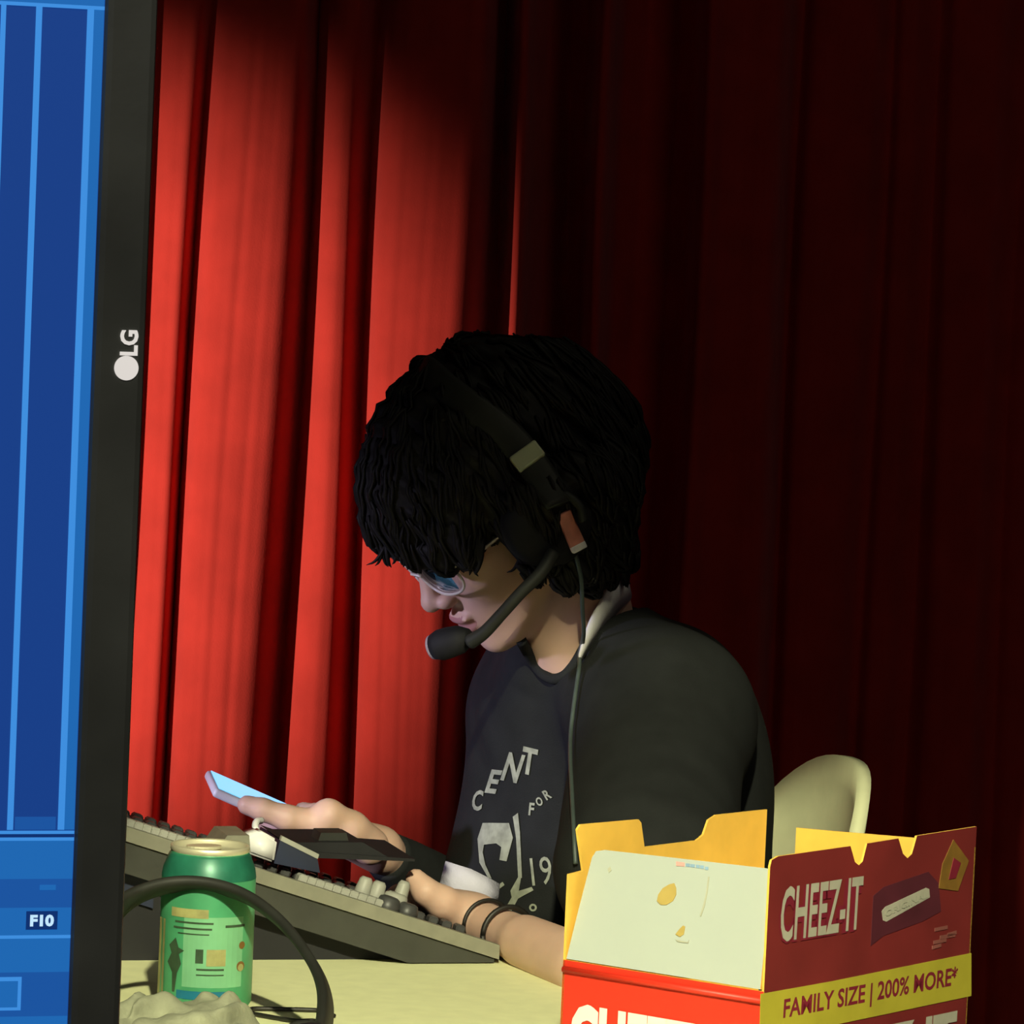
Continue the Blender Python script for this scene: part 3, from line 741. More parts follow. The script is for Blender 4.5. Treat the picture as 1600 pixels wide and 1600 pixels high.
flap_poly('stain', [(1027, 1408), (1029, 1398), (1036, 1388), (1046, 1382), (1054, 1380), (1057, 1388), (1057, 1398), (1052, 1408), (1042, 1414), (1033, 1414)], MT['stain'])
flap_poly('stain', [(1056, 1460), (1062, 1452), (1068, 1446), (1071, 1448), (1069, 1460), (1063, 1464)], MT['stain'])
flap_poly('crease', [(1056, 1468), (1075, 1472), (1077, 1469), (1076, 1474), (1060, 1472)], MT['crease'])
flap_poly('crease', [(1107, 1370), (1109, 1370), (1106, 1395), (1102, 1415), (1096, 1432), (1094, 1431), (1100, 1412), (1104, 1394)], MT['crease'])
flap_poly('crease', [(950, 1358), (954, 1354), (956, 1360), (952, 1364)], MT['crease'])
flap_poly('printed_mark', [(1057, 1346), (1070, 1348), (1070, 1354), (1057, 1353)], MT['ink_pink'], 0.0004)
for (xa, xb, ya) in ((1072, 1078, 1349), (1079, 1086, 1350), (1088, 1093, 1351), (1094, 1100, 1352), (1102, 1107, 1354)):
    flap_poly('printed_mark', [(xa, ya), (xb, ya + 0.6), (xb, ya + 5.5), (xa, ya + 5)], MT['ink_blue'], 0.0004)
# right face (darker side) with notched rim
rim = px_pts([(1518, 1293), (1433, 1306), (1425, 1334), (1418, 1341), (1411, 1334), (1404, 1310), (1355, 1318), (1348, 1346), (1342, 1352), (1336, 1347), (1329, 1322), (1216, 1338), (1206, 1344), (1203, 1354)], Nc, nr, dr, (0.0, W2))
rim[0] = (W2, rim[0][1]); rim[-1] = (0.0005, rim[-1][1])
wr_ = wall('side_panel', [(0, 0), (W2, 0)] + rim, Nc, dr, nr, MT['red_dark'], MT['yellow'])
MRW = basis(dr, Vector((0, 0, 1)), nr, Nc)
def r_uv(px, py): return plane_uv(px, py, Nc, nr, dr)
def r_text(s, px0, pyb0, px1, pyb1, h_px, mt, bold=0.03, name='lettering', off=0.0006, parent=wr_):
    """text whose base line runs from (px0,pyb0) to (px1,pyb1)"""
    a_, b_ = Vector(r_uv(px0, pyb0)), Vector(r_uv(px1, pyb1)); top = r_uv(px0, pyb0 - h_px)
    hh = top[1] - a_[1]; d_ = b_ - a_; rot = math.atan2(d_.y, d_.x); L_ = d_.length
    c_ = (a_ + b_) / 2 + Vector((-math.sin(rot), math.cos(rot))) * hh / 2
    return flat_text(name, s, MRW, c_.x - L_ / 2, c_.x + L_ / 2, c_.y - hh / 2, c_.y + hh / 2, mt, parent, off, rot, bold)
def r_poly(name, pxs, mt, off=0.0004, parent=wr_):
    return bmo(name, slab_bm([r_uv(*p) for p in pxs], 0.0001, off, MRW), mt, parent)
r_poly('printed_patch', [(1360, 1478), (1364, 1400), (1380, 1386), (1450, 1362), (1466, 1380), (1470, 1424), (1440, 1440), (1380, 1462)], MT['purple'], 0.0003)
r_text('CHEEZ-IT', 1214, 1477, 1341, 1455, 88, MT['maroon'], 0.09, off=0.0005)
r_text('CHEEZ-IT', 1216, 1473, 1343, 1452, 86, MT['ink_white_shaded'], 0.018, off=0.0008)
r_poly('printed_plaque', [(1377, 1424), (1382, 1417), (1446, 1387), (1451, 1389), (1452, 1402), (1384, 1440), (1379, 1438)], MT['ink_white_shaded'], 0.0005)
r_text('ORIGINAL', 1382, 1433, 1449, 1401, 10, MT['crease'], 0.02, off=0.0008)
r_poly('printed_cracker', [(1489, 1312), (1513, 1345), (1496, 1392), (1466, 1388), (1472, 1350)], MT['cracker'], 0.0005)
r_poly('printed_mark', [(1489, 1340), (1500, 1348), (1492, 1372), (1481, 1374)], MT['maroon'], 0.0008)
for (xa, xb, ya) in ((1460, 1480, 1450), (1468, 1492, 1462), (1458, 1478, 1470), (1456, 1470, 1478), (1480, 1494, 1458)):
    r_poly('printed_mark', [(xa, ya), (xb, ya - 4), (xb, ya + 1.5), (xa, ya + 5.5)], MT['ink_rose'], 0.0004)
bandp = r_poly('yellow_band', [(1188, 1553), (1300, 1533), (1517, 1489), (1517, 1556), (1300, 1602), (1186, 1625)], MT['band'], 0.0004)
r_text('FAMILY SIZE | 200% MORE*', 1222, 1600, 1494, 1547, 40, MT['maroon'], 0.022, off=0.0005)
r_text('CHEEZ-IT', 1226, 1720, 1490, 1660, 86, MT['ink_white_shaded'], 0.035, off=0.0006)
# big word on the front face
MLW = basis(-dl, Vector((0, 0, 1)), nl, Nc)
def l_uv(px, py): 
    u, v = plane_uv(px, py, Nc, nl, dl); return -u, v
a_, b_ = l_uv(890, 1640), l_uv(1166, 1640)
tp = l_uv(910, 1568)[1]
flat_text('lettering', 'CHEEZ-IT', MLW, a_[0], b_[0] - 0.004, tp - 0.043, tp, MT['ink_white'], wl, 0.0008, 0.0, 0.05)
# far left wall (inside seen), torn profile
bl_top = px_pts([(877, 1374), (884, 1366), (908, 1360), (899, 1296), (904, 1288), (995, 1280), (999, 1285), (1004, 1323), (1085, 1313), (1096, 1304), (1104, 1281), (1116, 1273), (1192, 1265)], Lc, nl * 0 + Vector((-math.cos(AB), math.sin(AB), 0)), dr)
n_bl = dl.copy()
Lw2 = plane_uv(1194, 1300, Lc, n_bl, dr)[0]
Lw2 = min(Lw2, W2)
bl = [(min(max(u, 0), Lw2), v) for u, v in bl_top]
bl[0] = (0.0, bl[0][1]); bl[-1] = (Lw2, bl[-1][1])
wall('back_panel', [(Lw2, 0), (0, 0)] + bl, Lc, dr, n_bl, MT['red'], MT['yellow'])
n_br = dr.copy()
ug0 = plane_uv(1243, 1300, Bc, n_br, -dl)[0]
br_top = px_pts([(1246, 1293), (1300, 1298), (1432, 1309), (1517, 1322)], Bc, n_br, -dl)
br = [(min(max(u, 0), W1), v) for u, v in br_top]; br[-1] = (W1, br[-1][1])
wall('back_panel', [(W1, 0), (max(br[0][0], 0), 0)] + br, Bc, -dl, n_br, MT['red'], MT['yellow'])
wall('bottom_panel', [(0, 0), (W1, 0), (W1, W2), (0, W2)], Nc + Vector((0, 0, 0.0018)), dl, Vector((0, 0, 1)), MT['yellow'], MT['yellow'], carton, dr)

# ================================================================== person
HY, HP = R(22), R(40)
fh_ = Vector((-math.cos(HY), -math.sin(HY), 0)); HYv = Vector((math.sin(HY), -math.cos(HY), 0))
HX = fh_ * math.cos(HP) - Vector((0, 0, 1)) * math.sin(HP)
HZ = Vector((0, 0, 1)) * math.cos(HP) + fh_ * math.sin(HP)
HM = np.array([[HX[i], HYv[i], HZ[i]] for i in range(3)])
NOSE = P(664, 953, 3.60)
HO = NOSE - (HX * 0.113 + HZ * -0.022)
def H(x, y, z): return HO + (HX * x + HYv * y + HZ * z) / 1000.0     # head coordinates in mm
def hell(c, r): return ell(H(*c), np.array(r) / 1000.0, HM)
def hcone(a, b, r1, r2=None): return cone(H(*a), H(*b), r1 / 1000.0, (r1 if r2 is None else r2) / 1000.0)
TY = R(25)
TFv = Vector((-math.cos(TY), -math.sin(TY), 0)); TLv = Vector((math.sin(TY), -math.cos(TY), 0)); TU = Vector((0, 0, 1))
TM = np.array([[TFv[i], TLv[i], TU[i]] for i in range(3)])
def tilted(fwd_deg):
    c_, s_ = math.cos(R(fwd_deg)), math.sin(R(fwd_deg))
    f = TFv * c_ - TU * s_; u = TU * c_ + TFv * s_
    return np.array([[f[i], TLv[i], u[i]] for i in range(3)])

person = thing('person', (0.12, 3.80, 0.0), 'seated person in black t-shirt, glasses and headset bent over the console', 'person')
NB = P(902, 990, 3.72)            # base of the neck
SHL = P(1036, 1128, 3.60)         # left shoulder (nearer)
SHR = P(868, 1085, 3.90)          # right shoulder
ELL = P(985, 1542, 3.26)         # left elbow
WRL = P(742, 1438, 3.482)
WRR = P(592, 1327, 3.755)
ELR = P(788, 1475, 3.94)

B_ = Grid((-0.34, 3.16, 0.66), (0.26, 4.02, 1.24), 0.0026)
# --- head
B_.add(hell((-8, 0, 44), (90, 71, 70)), 0.01)
B_.add(hell((32, 0, 40), (56, 60, 48)), 0.02)
B_.add(hell((46, 0, -16), (44, 55, 60)), 0.015)
for s in (-1, 1):
    B_.add(hcone((2, s * 50, -38), (66, s * 15, -76), 15, 14), 0.02)
    B_.add(hell((62, s * 36, -14), (22, 20, 22)), 0.015)
B_.add(hell((79, 0, -78), (13, 16, 13)), 0.012)
B_.add(hell((72, 0, -50), (22, 27, 27)), 0.012)
B_.add(hcone((84, -28, 26), (84, 28, 26), 8), 0.012)
for s in (-1, 1):
    B_.add(hell((92, s * 32, 8), (12, 15, 12)), 0.010, sub=True)
    B_.add(hell((72, s * 31, 8), (13.5, 15, 12.5)), 0.004)
B_.add(hcone((87, 0, 14), (103, 0, -18), 6.5, 8), 0.006)
B_.add(hell((105, 0, -21), (8.5, 9, 8)), 0.004)
for s in (-1, 1): B_.add(hell((96, s * 11, -25), (9, 6, 6.5)), 0.004)
B_.add(hell((93.5, 0, -45.5), (6.5, 19, 5.0)), 0.004)
B_.add(hell((91.5, 0, -56), (7, 16, 5.5)), 0.003)
B_.add(hcone((104, -15, -50.5), (104, 15, -50.5), 5.5), 0.002, sub=True) if False else None
for s in (-1, 1): B_.add(hell((-4, s * 72, -2), (16, 6, 28)), 0.006)
# --- neck, trunk
B_.add(hcone((-14, 0, -20), (-12, 0, -40), 50, 48), 0.02)
B_.add(cone(H(-14, 0, -40), NB, 0.049, 0.049), 0.02)
B_.add(cone(H(24, 0, -50), P(888, 1028, 3.662), 0.029, 0.027), 0.02)
B_.add(cone(P(890, 1045, 3.685), P(905, 1110, 3.73), 0.034, 0.05), 0.02)
B_.add(ell(P(950, 1230, 3.785), (0.085, 0.130, 0.13), tilted(14)), 0.04)
B_.add(cone(NB + Vector((0, 0, -0.04)), SHL, 0.04, 0.045), 0.02)
B_.add(cone(NB + Vector((0, 0, -0.04)), SHR, 0.04, 0.045), 0.02)
# --- left arm (near) resting on the table
B_.add(cone(SHL, ELL, 0.044, 0.022), 0.010)
B_.add(cone(ELL, WRL, 0.0215, 0.0168), 0.010)
B_.add(cone(ELL * 0.7 + WRL * 0.3, ELL * 0.35 + WRL * 0.65, 0.0212, 0.0185), 0.010)
def chain(pts, rs, k=0.004):
    for (a_, b_), (ra, rb) in zip(zip(pts[:-1], pts[1:]), zip(rs[:-1], rs[1:])):
        B_.add(cone(a_, b_, ra, rb), k)
KN = [P(684, 1406, 3.478), P(672, 1404, 3.497), P(672, 1408, 3.515), P(680, 1413, 3.530)]
for kk in KN: B_.add(cone(WRL, kk, 0.0145, 0.0112), 0.012)
chain([KN[0], P(656, 1404, 3.490), P(640, 1404, 3.500), P(630, 1408, 3.505)], [0.0100, 0.0088, 0.0080, 0.0070])
chain([KN[1], P(642, 1398, 3.515), P(624, 1398, 3.525), P(612, 1402, 3.53)], [0.0100, 0.0088, 0.0080, 0.0070])
chain([KN[2], P(644, 1400, 3.535), P(628, 1400, 3.545), P(618, 1404, 3.55)], [0.0098, 0.0085, 0.0078, 0.0068])
chain([KN[3], P(658, 1406, 3.548), P(646, 1407, 3.555), P(638, 1409, 3.56)], [0.0085, 0.0076, 0.0070, 0.0062])
chain([P(722, 1424, 3.474), P(690, 1409, 3.462), P(665, 1393, 3.456), P(650, 1374, 3.460)], [0.0145, 0.0120, 0.0098, 0.0082], 0.006)
# --- right arm (far) holding the phone
B_.add(cone(SHR, ELR, 0.046, 0.040), 0.02)
B_.add(cone(ELR, WRR, 0.034, 0.0165), 0.02)
KR = [P(500, 1287, 3.690), P(504, 1294, 3.708), P(512, 1299, 3.726), P(524, 1302, 3.742)]
for kk, rr in zip(KR, (0.0135, 0.0130, 0.0125, 0.0115)): B_.add(cone(WRR, kk, 0.0130, rr), 0.012)
chain([KR[0], P(448, 1278, 3.682), P(410, 1265, 3.680), P(386, 1258, 3.682)], [0.0118, 0.0105, 0.0092, 0.0082])
chain([KR[1], P(452, 1296, 3.704), P(424, 1291, 3.716), P(410, 1281, 3.730)], [0.0105, 0.0092, 0.0082, 0.0072])
chain([KR[2], P(466, 1304, 3.724), P(440, 1299, 3.738), P(430, 1290, 3.752)], [0.0102, 0.0088, 0.0080, 0.0070])
chain([KR[3], P(490, 1308, 3.745), P(470, 1305, 3.757), P(460, 1297, 3.768)], [0.0088, 0.0076, 0.0070, 0.0062])
chain([P(578, 1322, 3.715), P(548, 1296, 3.700), P(513, 1273, 3.690), P(492, 1275, 3.716), P(474, 1268, 3.742)], [0.0160, 0.0150, 0.0125, 0.0098, 0.0082], 0.005)
V, Q = B_.mesh()
body = link('body', np_mesh('body', V, Q), [MT['skin'], MT['lip']], person, True)
# lips carry their own colour
cen = np.array([p.center[:] for p in body.data.polygons]) - np.array(HO)
loc = cen @ HM * 1000
lipm = (loc[:, 0] > 84) & (np.abs(loc[:, 1]) < 19 - np.abs(loc[:, 2] + 51) * 0.6) & (loc[:, 2] < -42) & (loc[:, 2] > -61)
body.data.polygons.foreach_set('material_index', lipm.astype(np.int32))
BB = bvh_of(V, Q)
for s in (-1, 1):
    e = H(74, s * 31, 7)
    bm_ = bmesh.new(); bmesh.ops.create_uvsphere(bm_, u_segments=20, v_segments=12, radius=0.0118)
    look = (H(120, s * 30, -50) - e).normalized()
    Mx = look.to_track_quat('Z', 'Y').to_matrix().to_4x4(); Mx.translation = e
    bmesh.ops.transform(bm_, matrix=Mx, verts=bm_.verts[:])
    ey = bmo('eye', bm_, MT['eye'], person, True)
    bmo('iris', lathe_bm([(0.0058, 0.0106), (0.004, 0.0116), (0, 0.0120)], Mx, 20), MT['iris'], ey, True)

# --- t-shirt
S_ = Grid((-0.14, 3.22, 0.48), (0.34, 4.08, 1.06), 0.0034)
S_.add(ell(P(958, 1245, 3.79), (0.104, 0.156, 0.155), tilted(12)), 0.03)
S_.add(ell(P(925, 1140, 3.765), (0.088, 0.140, 0.090), tilted(22)), 0.04)
S_.add(ell(P(945, 1430, 3.80), (0.136, 0.160, 0.15), tilted(6)), 0.05)
S_.add(ell(P(1000, 1640, 3.83), (0.140, 0.170, 0.10), TM), 0.05)
S_.add(cone(NB + Vector((0.006, 0, -0.012)), SHL, 0.056, 0.068), 0.03)
S_.add(cone(NB + Vector((0, 0, -0.034)), SHR, 0.052, 0.064), 0.04)
sl_end = SHL * 0.42 + ELL * 0.58
S_.add(cone(SHL, sl_end, 0.068, 0.070), 0.035)
S_.add(cone(SHR, SHR * 0.35 + ELR * 0.65, 0.055, 0.050), 0.03)
S_.add(ell(P(1062, 1230, 3.72), (0.070, 0.09, 0.13), TM), 0.04)
# wrinkles
X, Y, Z = S_.region(S_.lo, S_.lo + S_.h * (S_.n - 1))[1:]
tx = X * TFv.x + Y * TFv.y; ty = X * TLv.x + Y * TLv.y
wk = 0.0022 * np.sin(60 * Z + 26 * ty + 2.0 * np.sin(17 * tx + 9 * Z)) * (0.5 + 0.5 * np.sin(11 * ty + 13 * Z)) + 0.0013 * np.sin(105 * tx - 70 * Z + 3 * np.sin(25 * ty))
S_.f += 0.3 * wk.astype(np.float32)
# neck opening and sleeve end
S_.add(cone(H(-14, 0, -34), NB + Vector((-0.004, 0.0, 0.004)), 0.060, 0.060), 0.008, sub=True)
S_.add(cone(P(884, 1000, 3.615), P(876, 1052, 3.635), 0.026, 0.006), 0.006, sub=True)
S_.add(cone(P(829, 1042, 3.680), P(850, 1120, 3.735), 0.015, 0.040), 0.030)
S_.add(cone(P(836, 1046, 3.668), P(880, 1085, 3.690), 0.010, 0.014), 0.014)
sd = (ELL - SHL).normalized()
S_.add(ell(sl_end + sd * 0.135, (0.10, 0.10, 0.10)), 0.006, sub=True)
S_.add(ell(P(905, 1560, 3.53), (0.17, 0.15, 0.065)), 0.02, sub=True)
V, Q = S_.mesh()
shirt = link('t_shirt', np_mesh('t_shirt', V, Q), MT['shirt'], person, True)
shirt['label'] = 'black short-sleeved t-shirt with faded pale print'
SB = bvh_of(V, Q)

def hit(bv, px, py, off=0.001):
    d = ray(px, py); r = bv.ray_cast(CAM, d)
    if r[0] is None: return None
    n_ = r[1]
    if n_.dot(d) > 0: n_ = -n_
    return r[0] + n_ * off, n_
nk = []
for (px, py) in ((814, 1000), (822, 1014), (832, 1036), (845, 1057), (864, 1071), (884, 1062), (899, 1040), (911, 1014), (922, 994)):
    h1 = hit(SB, px, py, 0.0); h2 = hit(BB, px, py, 0.0)
    ds = [h[0] for h in (h1, h2) if h]
    if ds: nk.append(P(px, py, min(d.y for d in ds) + 0.001))
for _ in range(2):
    nk = [nk[0]] + [(nk[k - 1] + nk[k] * 2 + nk[k + 1]) / 4 for k in range(1, len(nk) - 1)] + [nk[-1]]
bmo('neckband', tube_bm(nk, 0.0045, 10), MT['shirt'], shirt, True)
# faded print on the chest: flat shapes laid on the cloth
def decal(name, pts2, faces, mt, bv=SB, parent=shirt, cuts=2, off=0.0012):
    b = bmesh.new(); vs_ = [b.verts.new((x, -y, 0)) for x, y in pts2]
    for f in faces:
        try: b.faces.new([vs_[i] for i in f])
        except ValueError: pass
    bmesh.ops.triangulate(b, faces=b.faces[:])
    for _ in range(cuts):
        es = [e for e in b.edges if e.calc_length() > 6]
        if es: bmesh.ops.subdivide_edges(b, edges=es, cuts=1)
        bmesh.ops.triangulate(b, faces=b.faces[:])
    dead = []
    for v in b.verts:
        h = hit(bv, v.co.x, -v.co.y, off)
        if h is None: dead.append(v)
        else: v.co = h[0]
    if dead: bmesh.ops.delete(b, geom=dead, context='VERTS')
    return bmo(name, b, mt, parent)
def decal_poly(name, pts, mt=MT['print_']):
    return decal(name, pts, [list(range(len(pts)))], mt)
def decal_text(s_, cx, cy, w_, h_, rot, mt=MT['print_'], shear=0.0, bold=0.03):
    v, f, a = text_mesh(s_, bold); q = (v - 0.5) * np.array([w_, h_]); q[:, 1] *= -1
    q[:, 0] -= shear * q[:, 1]
    c_, s2 = math.cos(rot), math.sin(rot)
    q = np.stack([q[:, 0] * c_ - q[:, 1] * s2 + cx, q[:, 0] * s2 + q[:, 1] * c_ + cy], 1)
    return decal('printed_letter', [tuple(p) for p in q], f, mt)
decal_text('C', 748, 1251, 16, 32, R(-4), shear=0.2)
decal_text('E', 773, 1221, 17, 38, R(6), shear=0.2)
decal_text('N', 803, 1199, 26, 46, R(12), shear=0.1)
decal_text('T', 828, 1189, 24, 42, R(14), shear=-0.1)
decal_text('F', 832, 1264, 8, 20, R(6)); decal_text('O', 844, 1252, 10, 14, R(-20)); decal_text('R', 856, 1241, 10, 16, R(-30))
decal_poly('printed_shape', [(748, 1311), (756, 1286), (797, 1286), (803, 1309), (793, 1346), (782, 1344), (785, 1324), (777, 1318), (758, 1320), (756, 1332), (760, 1351), (770, 1373), (764, 1371), (751, 1348)])
decal_poly('printed_stroke', [(803, 1276), (811, 1270), (814, 1300), (817, 1372), (811, 1372), (808, 1310)])
decal_text('19', 847, 1361, 32, 44, R(-6), shear=0.0, bold=0.0)
decal_poly('printed_stroke', [(787, 1439), (783, 1434), (801, 1402), (799, 1392), (813, 1367), (816, 1369), (812, 1392), (832, 1386), (835, 1391), (811, 1404), (795, 1434)])
decal_poly('printed_stroke', [(772, 1388), (787, 1378), (790, 1383), (775, 1394)])
def ring(cx, cy, ro, ri):
    n = 14; pts = [(cx + r_ * math.cos(2 * math.pi * k / n), cy + r_ * math.sin(2 * math.pi * k / n)) for r_ in (ro, ri) for k in range(n)]
    return decal('printed_ring', pts, [[k, (k + 1) % n, n + (k + 1) % n, n + k] for k in range(n)], MT['print_'], cuts=0)
ring(779, 1425, 8, 4); ring(821, 1444, 8, 4); ring(834, 1418, 6, 3)

# --- undershirt: pale neckband and the hem below the shirt
nb_pts = [P(905, 1030, 3.612), P(918, 1000, 3.616), P(940, 962, 3.626), P(962, 932, 3.648), P(978, 914, 3.685), P(975, 902, 3.75), P(945, 900, 3.79)]
b = bmesh.new()
cat_ = catmull(nb_pts, 6); hw = np.interp(np.linspace(0, 1, len(cat_)), [0, 0.25, 0.7, 1], [0.003, 0.010, 0.014, 0.010])
ax_n = (H(-14, 0, -34) - NB).normalized()
rings = []
for i, p in enumerate(cat_):
    rad = (p - NB); rad = (rad - ax_n * rad.dot(ax_n)).normalized()
    rings.append([b.verts.new(p + ax_n * sa * hw[i] * 1.2 + rad * sb * 0.0016) for sa, sb in ((-1, -1), (-1, 1), (1, 1), (1, -1))])
for r0_, r1_ in zip(rings[:-1], rings[1:]):
    for k in range(4): b.faces.new((r0_[k], r0_[(k + 1) % 4], r1_[(k + 1) % 4], r1_[k]))
b.faces.new(rings[0]); b.faces.new(rings[-1])
ub_ = bmo('undershirt_collar', b, MT['under'], person, True); ub_['label'] = 'pale undershirt neckband at the nape'
b = bmesh.new(); cols = []
hemtop = [(702, 1346), (715, 1352), (735, 1362), (755, 1372), (776, 1382)]; hembot = [(686, 1404), (705, 1412), (728, 1424), (748, 1438), (768, 1452)]
for i in range(5):
    col_ = []
    for k in range(6):
        t = k / 5; px = hemtop[i][0] * (1 - t) + hembot[i][0] * t; py = hemtop[i][1] * (1 - t) + hembot[i][1] * t
        dep = 3.63 - 0.014 * math.sin(i / 4 * math.pi) - 0.006 * t + 0.004 * math.sin(k * 1.7 + i)
        col_.append(b.verts.new(P(px, py, dep)))
    cols.append(col_)
for i in range(4):
    for k in range(5): b.faces.new((cols[i][k], cols[i + 1][k], cols[i + 1][k + 1], cols[i][k + 1]))
hem = bmo('undershirt_hem', b, MT['lilac_lit'], person, True); hem['label'] = 'pale undershirt hem showing below the t-shirt'
md = hem.modifiers.new('thick', 'SOLIDIFY'); md.thickness = 0.004

# --- dark sleeve on the far forearm
bmo('arm_sleeve', tube_bm([ELR, ELR * 0.6 + WRR * 0.4, ELR * 0.25 + WRR * 0.75, ELR * 0.06 + WRR * 0.94], [0.040, 0.036, 0.027, 0.0205], 20), MT['shirt'], person, True)
# --- wrist cords on the near wrist
for (t, nm, rr) in ((0.08, 'wristband', 0.0016), (0.22, 'wristband', 0.0022)):
    c = WRL * (1 - t) + ELL * t; ax = (ELL - WRL).normalized()
    u = ax.cross(Vector((0, 0, 1))).normalized(); v = ax.cross(u)
    rad = 0.0192 + 0.006 * t * 1.6
    loop = [c + (u * math.cos(a_) + v * math.sin(a_)) * rad for a_ in np.linspace(0, 2 * math.pi, 33)]
    bmo(nm, tube_bm(loop, rr, 8, spline=False), MT['cord'], person, True)

# --- trousers and shoes (below the table)
L_ = Grid((-0.62, 3.30, 0.0), (0.36, 4.15, 0.62), 0.009)
hipc = Vector((0.135, 3.86, 0.50))
L_.add(ell(hipc, (0.14, 0.175, 0.11), TM), 0.05)
for s in (-1, 1):
    hip = hipc + TLv * (0.09 * s); knee = hip + TFv * 0.36 + TLv * (0.05 * s) + Vector((0, 0, 0.02)); ank = Vector((knee.x + 0.03, knee.y, 0.10))
    L_.add(cone(hip, knee, 0.085, 0.062), 0.05); L_.add(cone(knee, ank, 0.060, 0.048), 0.03)
V, Q = L_.mesh()
link('trousers', np_mesh('trousers', V, Q), MT['denim'], person, True)
for s in (-1, 1):
    hip = hipc + TLv * (0.09 * s); knee = hip + TFv * 0.36 + TLv * (0.05 * s)
    c = Vector((knee.x + 0.03, knee.y, 0))
    Gs = Grid(np.array(c) - np.array((0.24, 0.16, 0.0)), np.array(c) + np.array((0.12, 0.14, 0.16)), 0.006)
    Gs.add(ell(c + TFv * 0.07 + Vector((0, 0, 0.045)), (0.135, 0.048, 0.045), TM), 0.02)
    Gs.add(cone(c + Vector((0, 0, 0.06)), c + Vector((0, 0, 0.11)), 0.05, 0.052), 0.03)
    Gs.f = np.maximum(Gs.f, (0.003 - Gs.region(Gs.lo, Gs.lo + Gs.h * (Gs.n - 1))[3]).astype(np.float32) + 0 * Gs.f)
    V, Q = Gs.mesh(); link('shoe', np_mesh('shoe', V, Q), MT['shoe'], person, True)

# --- hair
A_ = Grid((-0.16, 3.44, 0.98), (0.14, 3.86, 1.22), 0.0026)
A_.add(hell((-12, 0, 50), (106, 86, 84)), 0.01)
A_.add(hell((30, 0, 52), (72, 74, 62)), 0.02)
A_.add(hell((-62, 0, 5), (60, 76, 62)), 0.03)
def lump(px, py, D, rpx): 
    return ell(P(px, py, D), (rpx * mmpx(D),) * 3)
def lock(a_, b_, r1, r2):
    return cone(P(*a_), P(*b_), r1 * mmpx(3.6), r2 * mmpx(3.6))
# fringe hanging off the brow
for a_, b_, r1, r2 in (((600, 735, 3.63), (590, 835, 3.61), 34, 20), ((610, 760, 3.60), (620, 862, 3.595), 36, 18), ((640, 770, 3.57), (655, 872, 3.565), 40, 16), ((680, 780, 3.555), (690, 878, 3.548), 42, 15), ((715, 790, 3.545), (728, 880, 3.535), 40, 13), ((600, 750, 3.67), (600, 845, 3.66), 34, 20), ((640, 760, 3.68), (640, 862, 3.68), 34, 18)):
    A_.add(lock(a_, b_, r1, r2), 0.014)
# side hair in front of and behind the ear
for a_, b_, r1, r2 in (((800, 770, 3.535), (818, 868, 3.535), 38, 16), ((840, 790, 3.53), (850, 885, 3.535), 46, 20), ((900, 760, 3.55), (905, 880, 3.56), 58, 30), ((940, 760, 3.58), (950, 870, 3.60), 58, 34), ((950, 770, 3.68), (955, 870, 3.68), 55, 36), ((880, 900, 3.57), (930, 905, 3.61), 22, 22)):
    A_.add(lock(a_, b_, r1, r2), 0.016)
# keep the face free
A_.add(hell((84, 0, -40), (58, 64, 56)), 0.008, sub=True)
X, Y, Z = A_.region(A_.lo, A_.lo + A_.h * (A_.n - 1))[1:]
hx = (X - HO.x) * HX.x + (Y - HO.y) * HX.y + (Z - HO.z) * HX.z
hy = (X - HO.x) * HYv.x + (Y - HO.y) * HYv.y + (Z - HO.z) * HYv.z
wv = 0.0028 * np.sin(150 * hx + 40 * hy + 3 * np.sin(40 * Z)) * np.sin(70 * hy + 20 * hx) + 0.0018 * np.sin(260 * hy + 90 * hx) + 0.0016 * np.sin(310 * hx - 120 * Z)
A_.f += wv.astype(np.float32)
V, Q = A_.mesh()
hair = link('hair', np_mesh('hair', V, Q), MT['hair'], person, True)
hair['label'] = 'short tousled black hair with a fringe'
HB = bvh_of(V, Q)
# loose locks following the surface
crown = H(-20, 0, 128)
nlocks = 1500; pick = rng.choice(len(V), nlocks, replace=False)
b = bmesh.new()
for pi in pick:
    p = Vector(V[pi]); pts = []
    jit = Vector(rng.normal(0, 0.35, 3))
    L0_ = int(rng.integers(5, 10))
    for sidx in range(L0_):
        nr_ = HB.find_nearest(p)
        if nr_[0] is None: break
        n_ = nr_[1]
        q = nr_[0] + n_ * (0.0016 if (p - nr_[0]).dot(n_) < 0.004 else 0.0)
        away = (q - crown); away = (away - n_ * away.dot(n_))
        if away.length > 1e-5: away.normalize()
        g_ = Vector((0, 0, -1)) + away * 1.0 + jit * 0.5
        g_ = g_ - n_ * g_.dot(n_)
        if g_.length < 1e-4: break
        pts.append(q); p = q + g_.normalized() * 0.0065
    if len(pts) < 4: continue
    n0 = len(pts); rr = [0.0003 + 0.0016 * math.sin(math.pi * (0.15 + 0.80 * i / (n0 - 1))) for i in range(n0)]
    tube_bm(pts, rr, 4, spline=False, bm=b)
hl = bmo('hair_locks', b, MT['hair'], person, True); hl['kind'] = 'stuff'
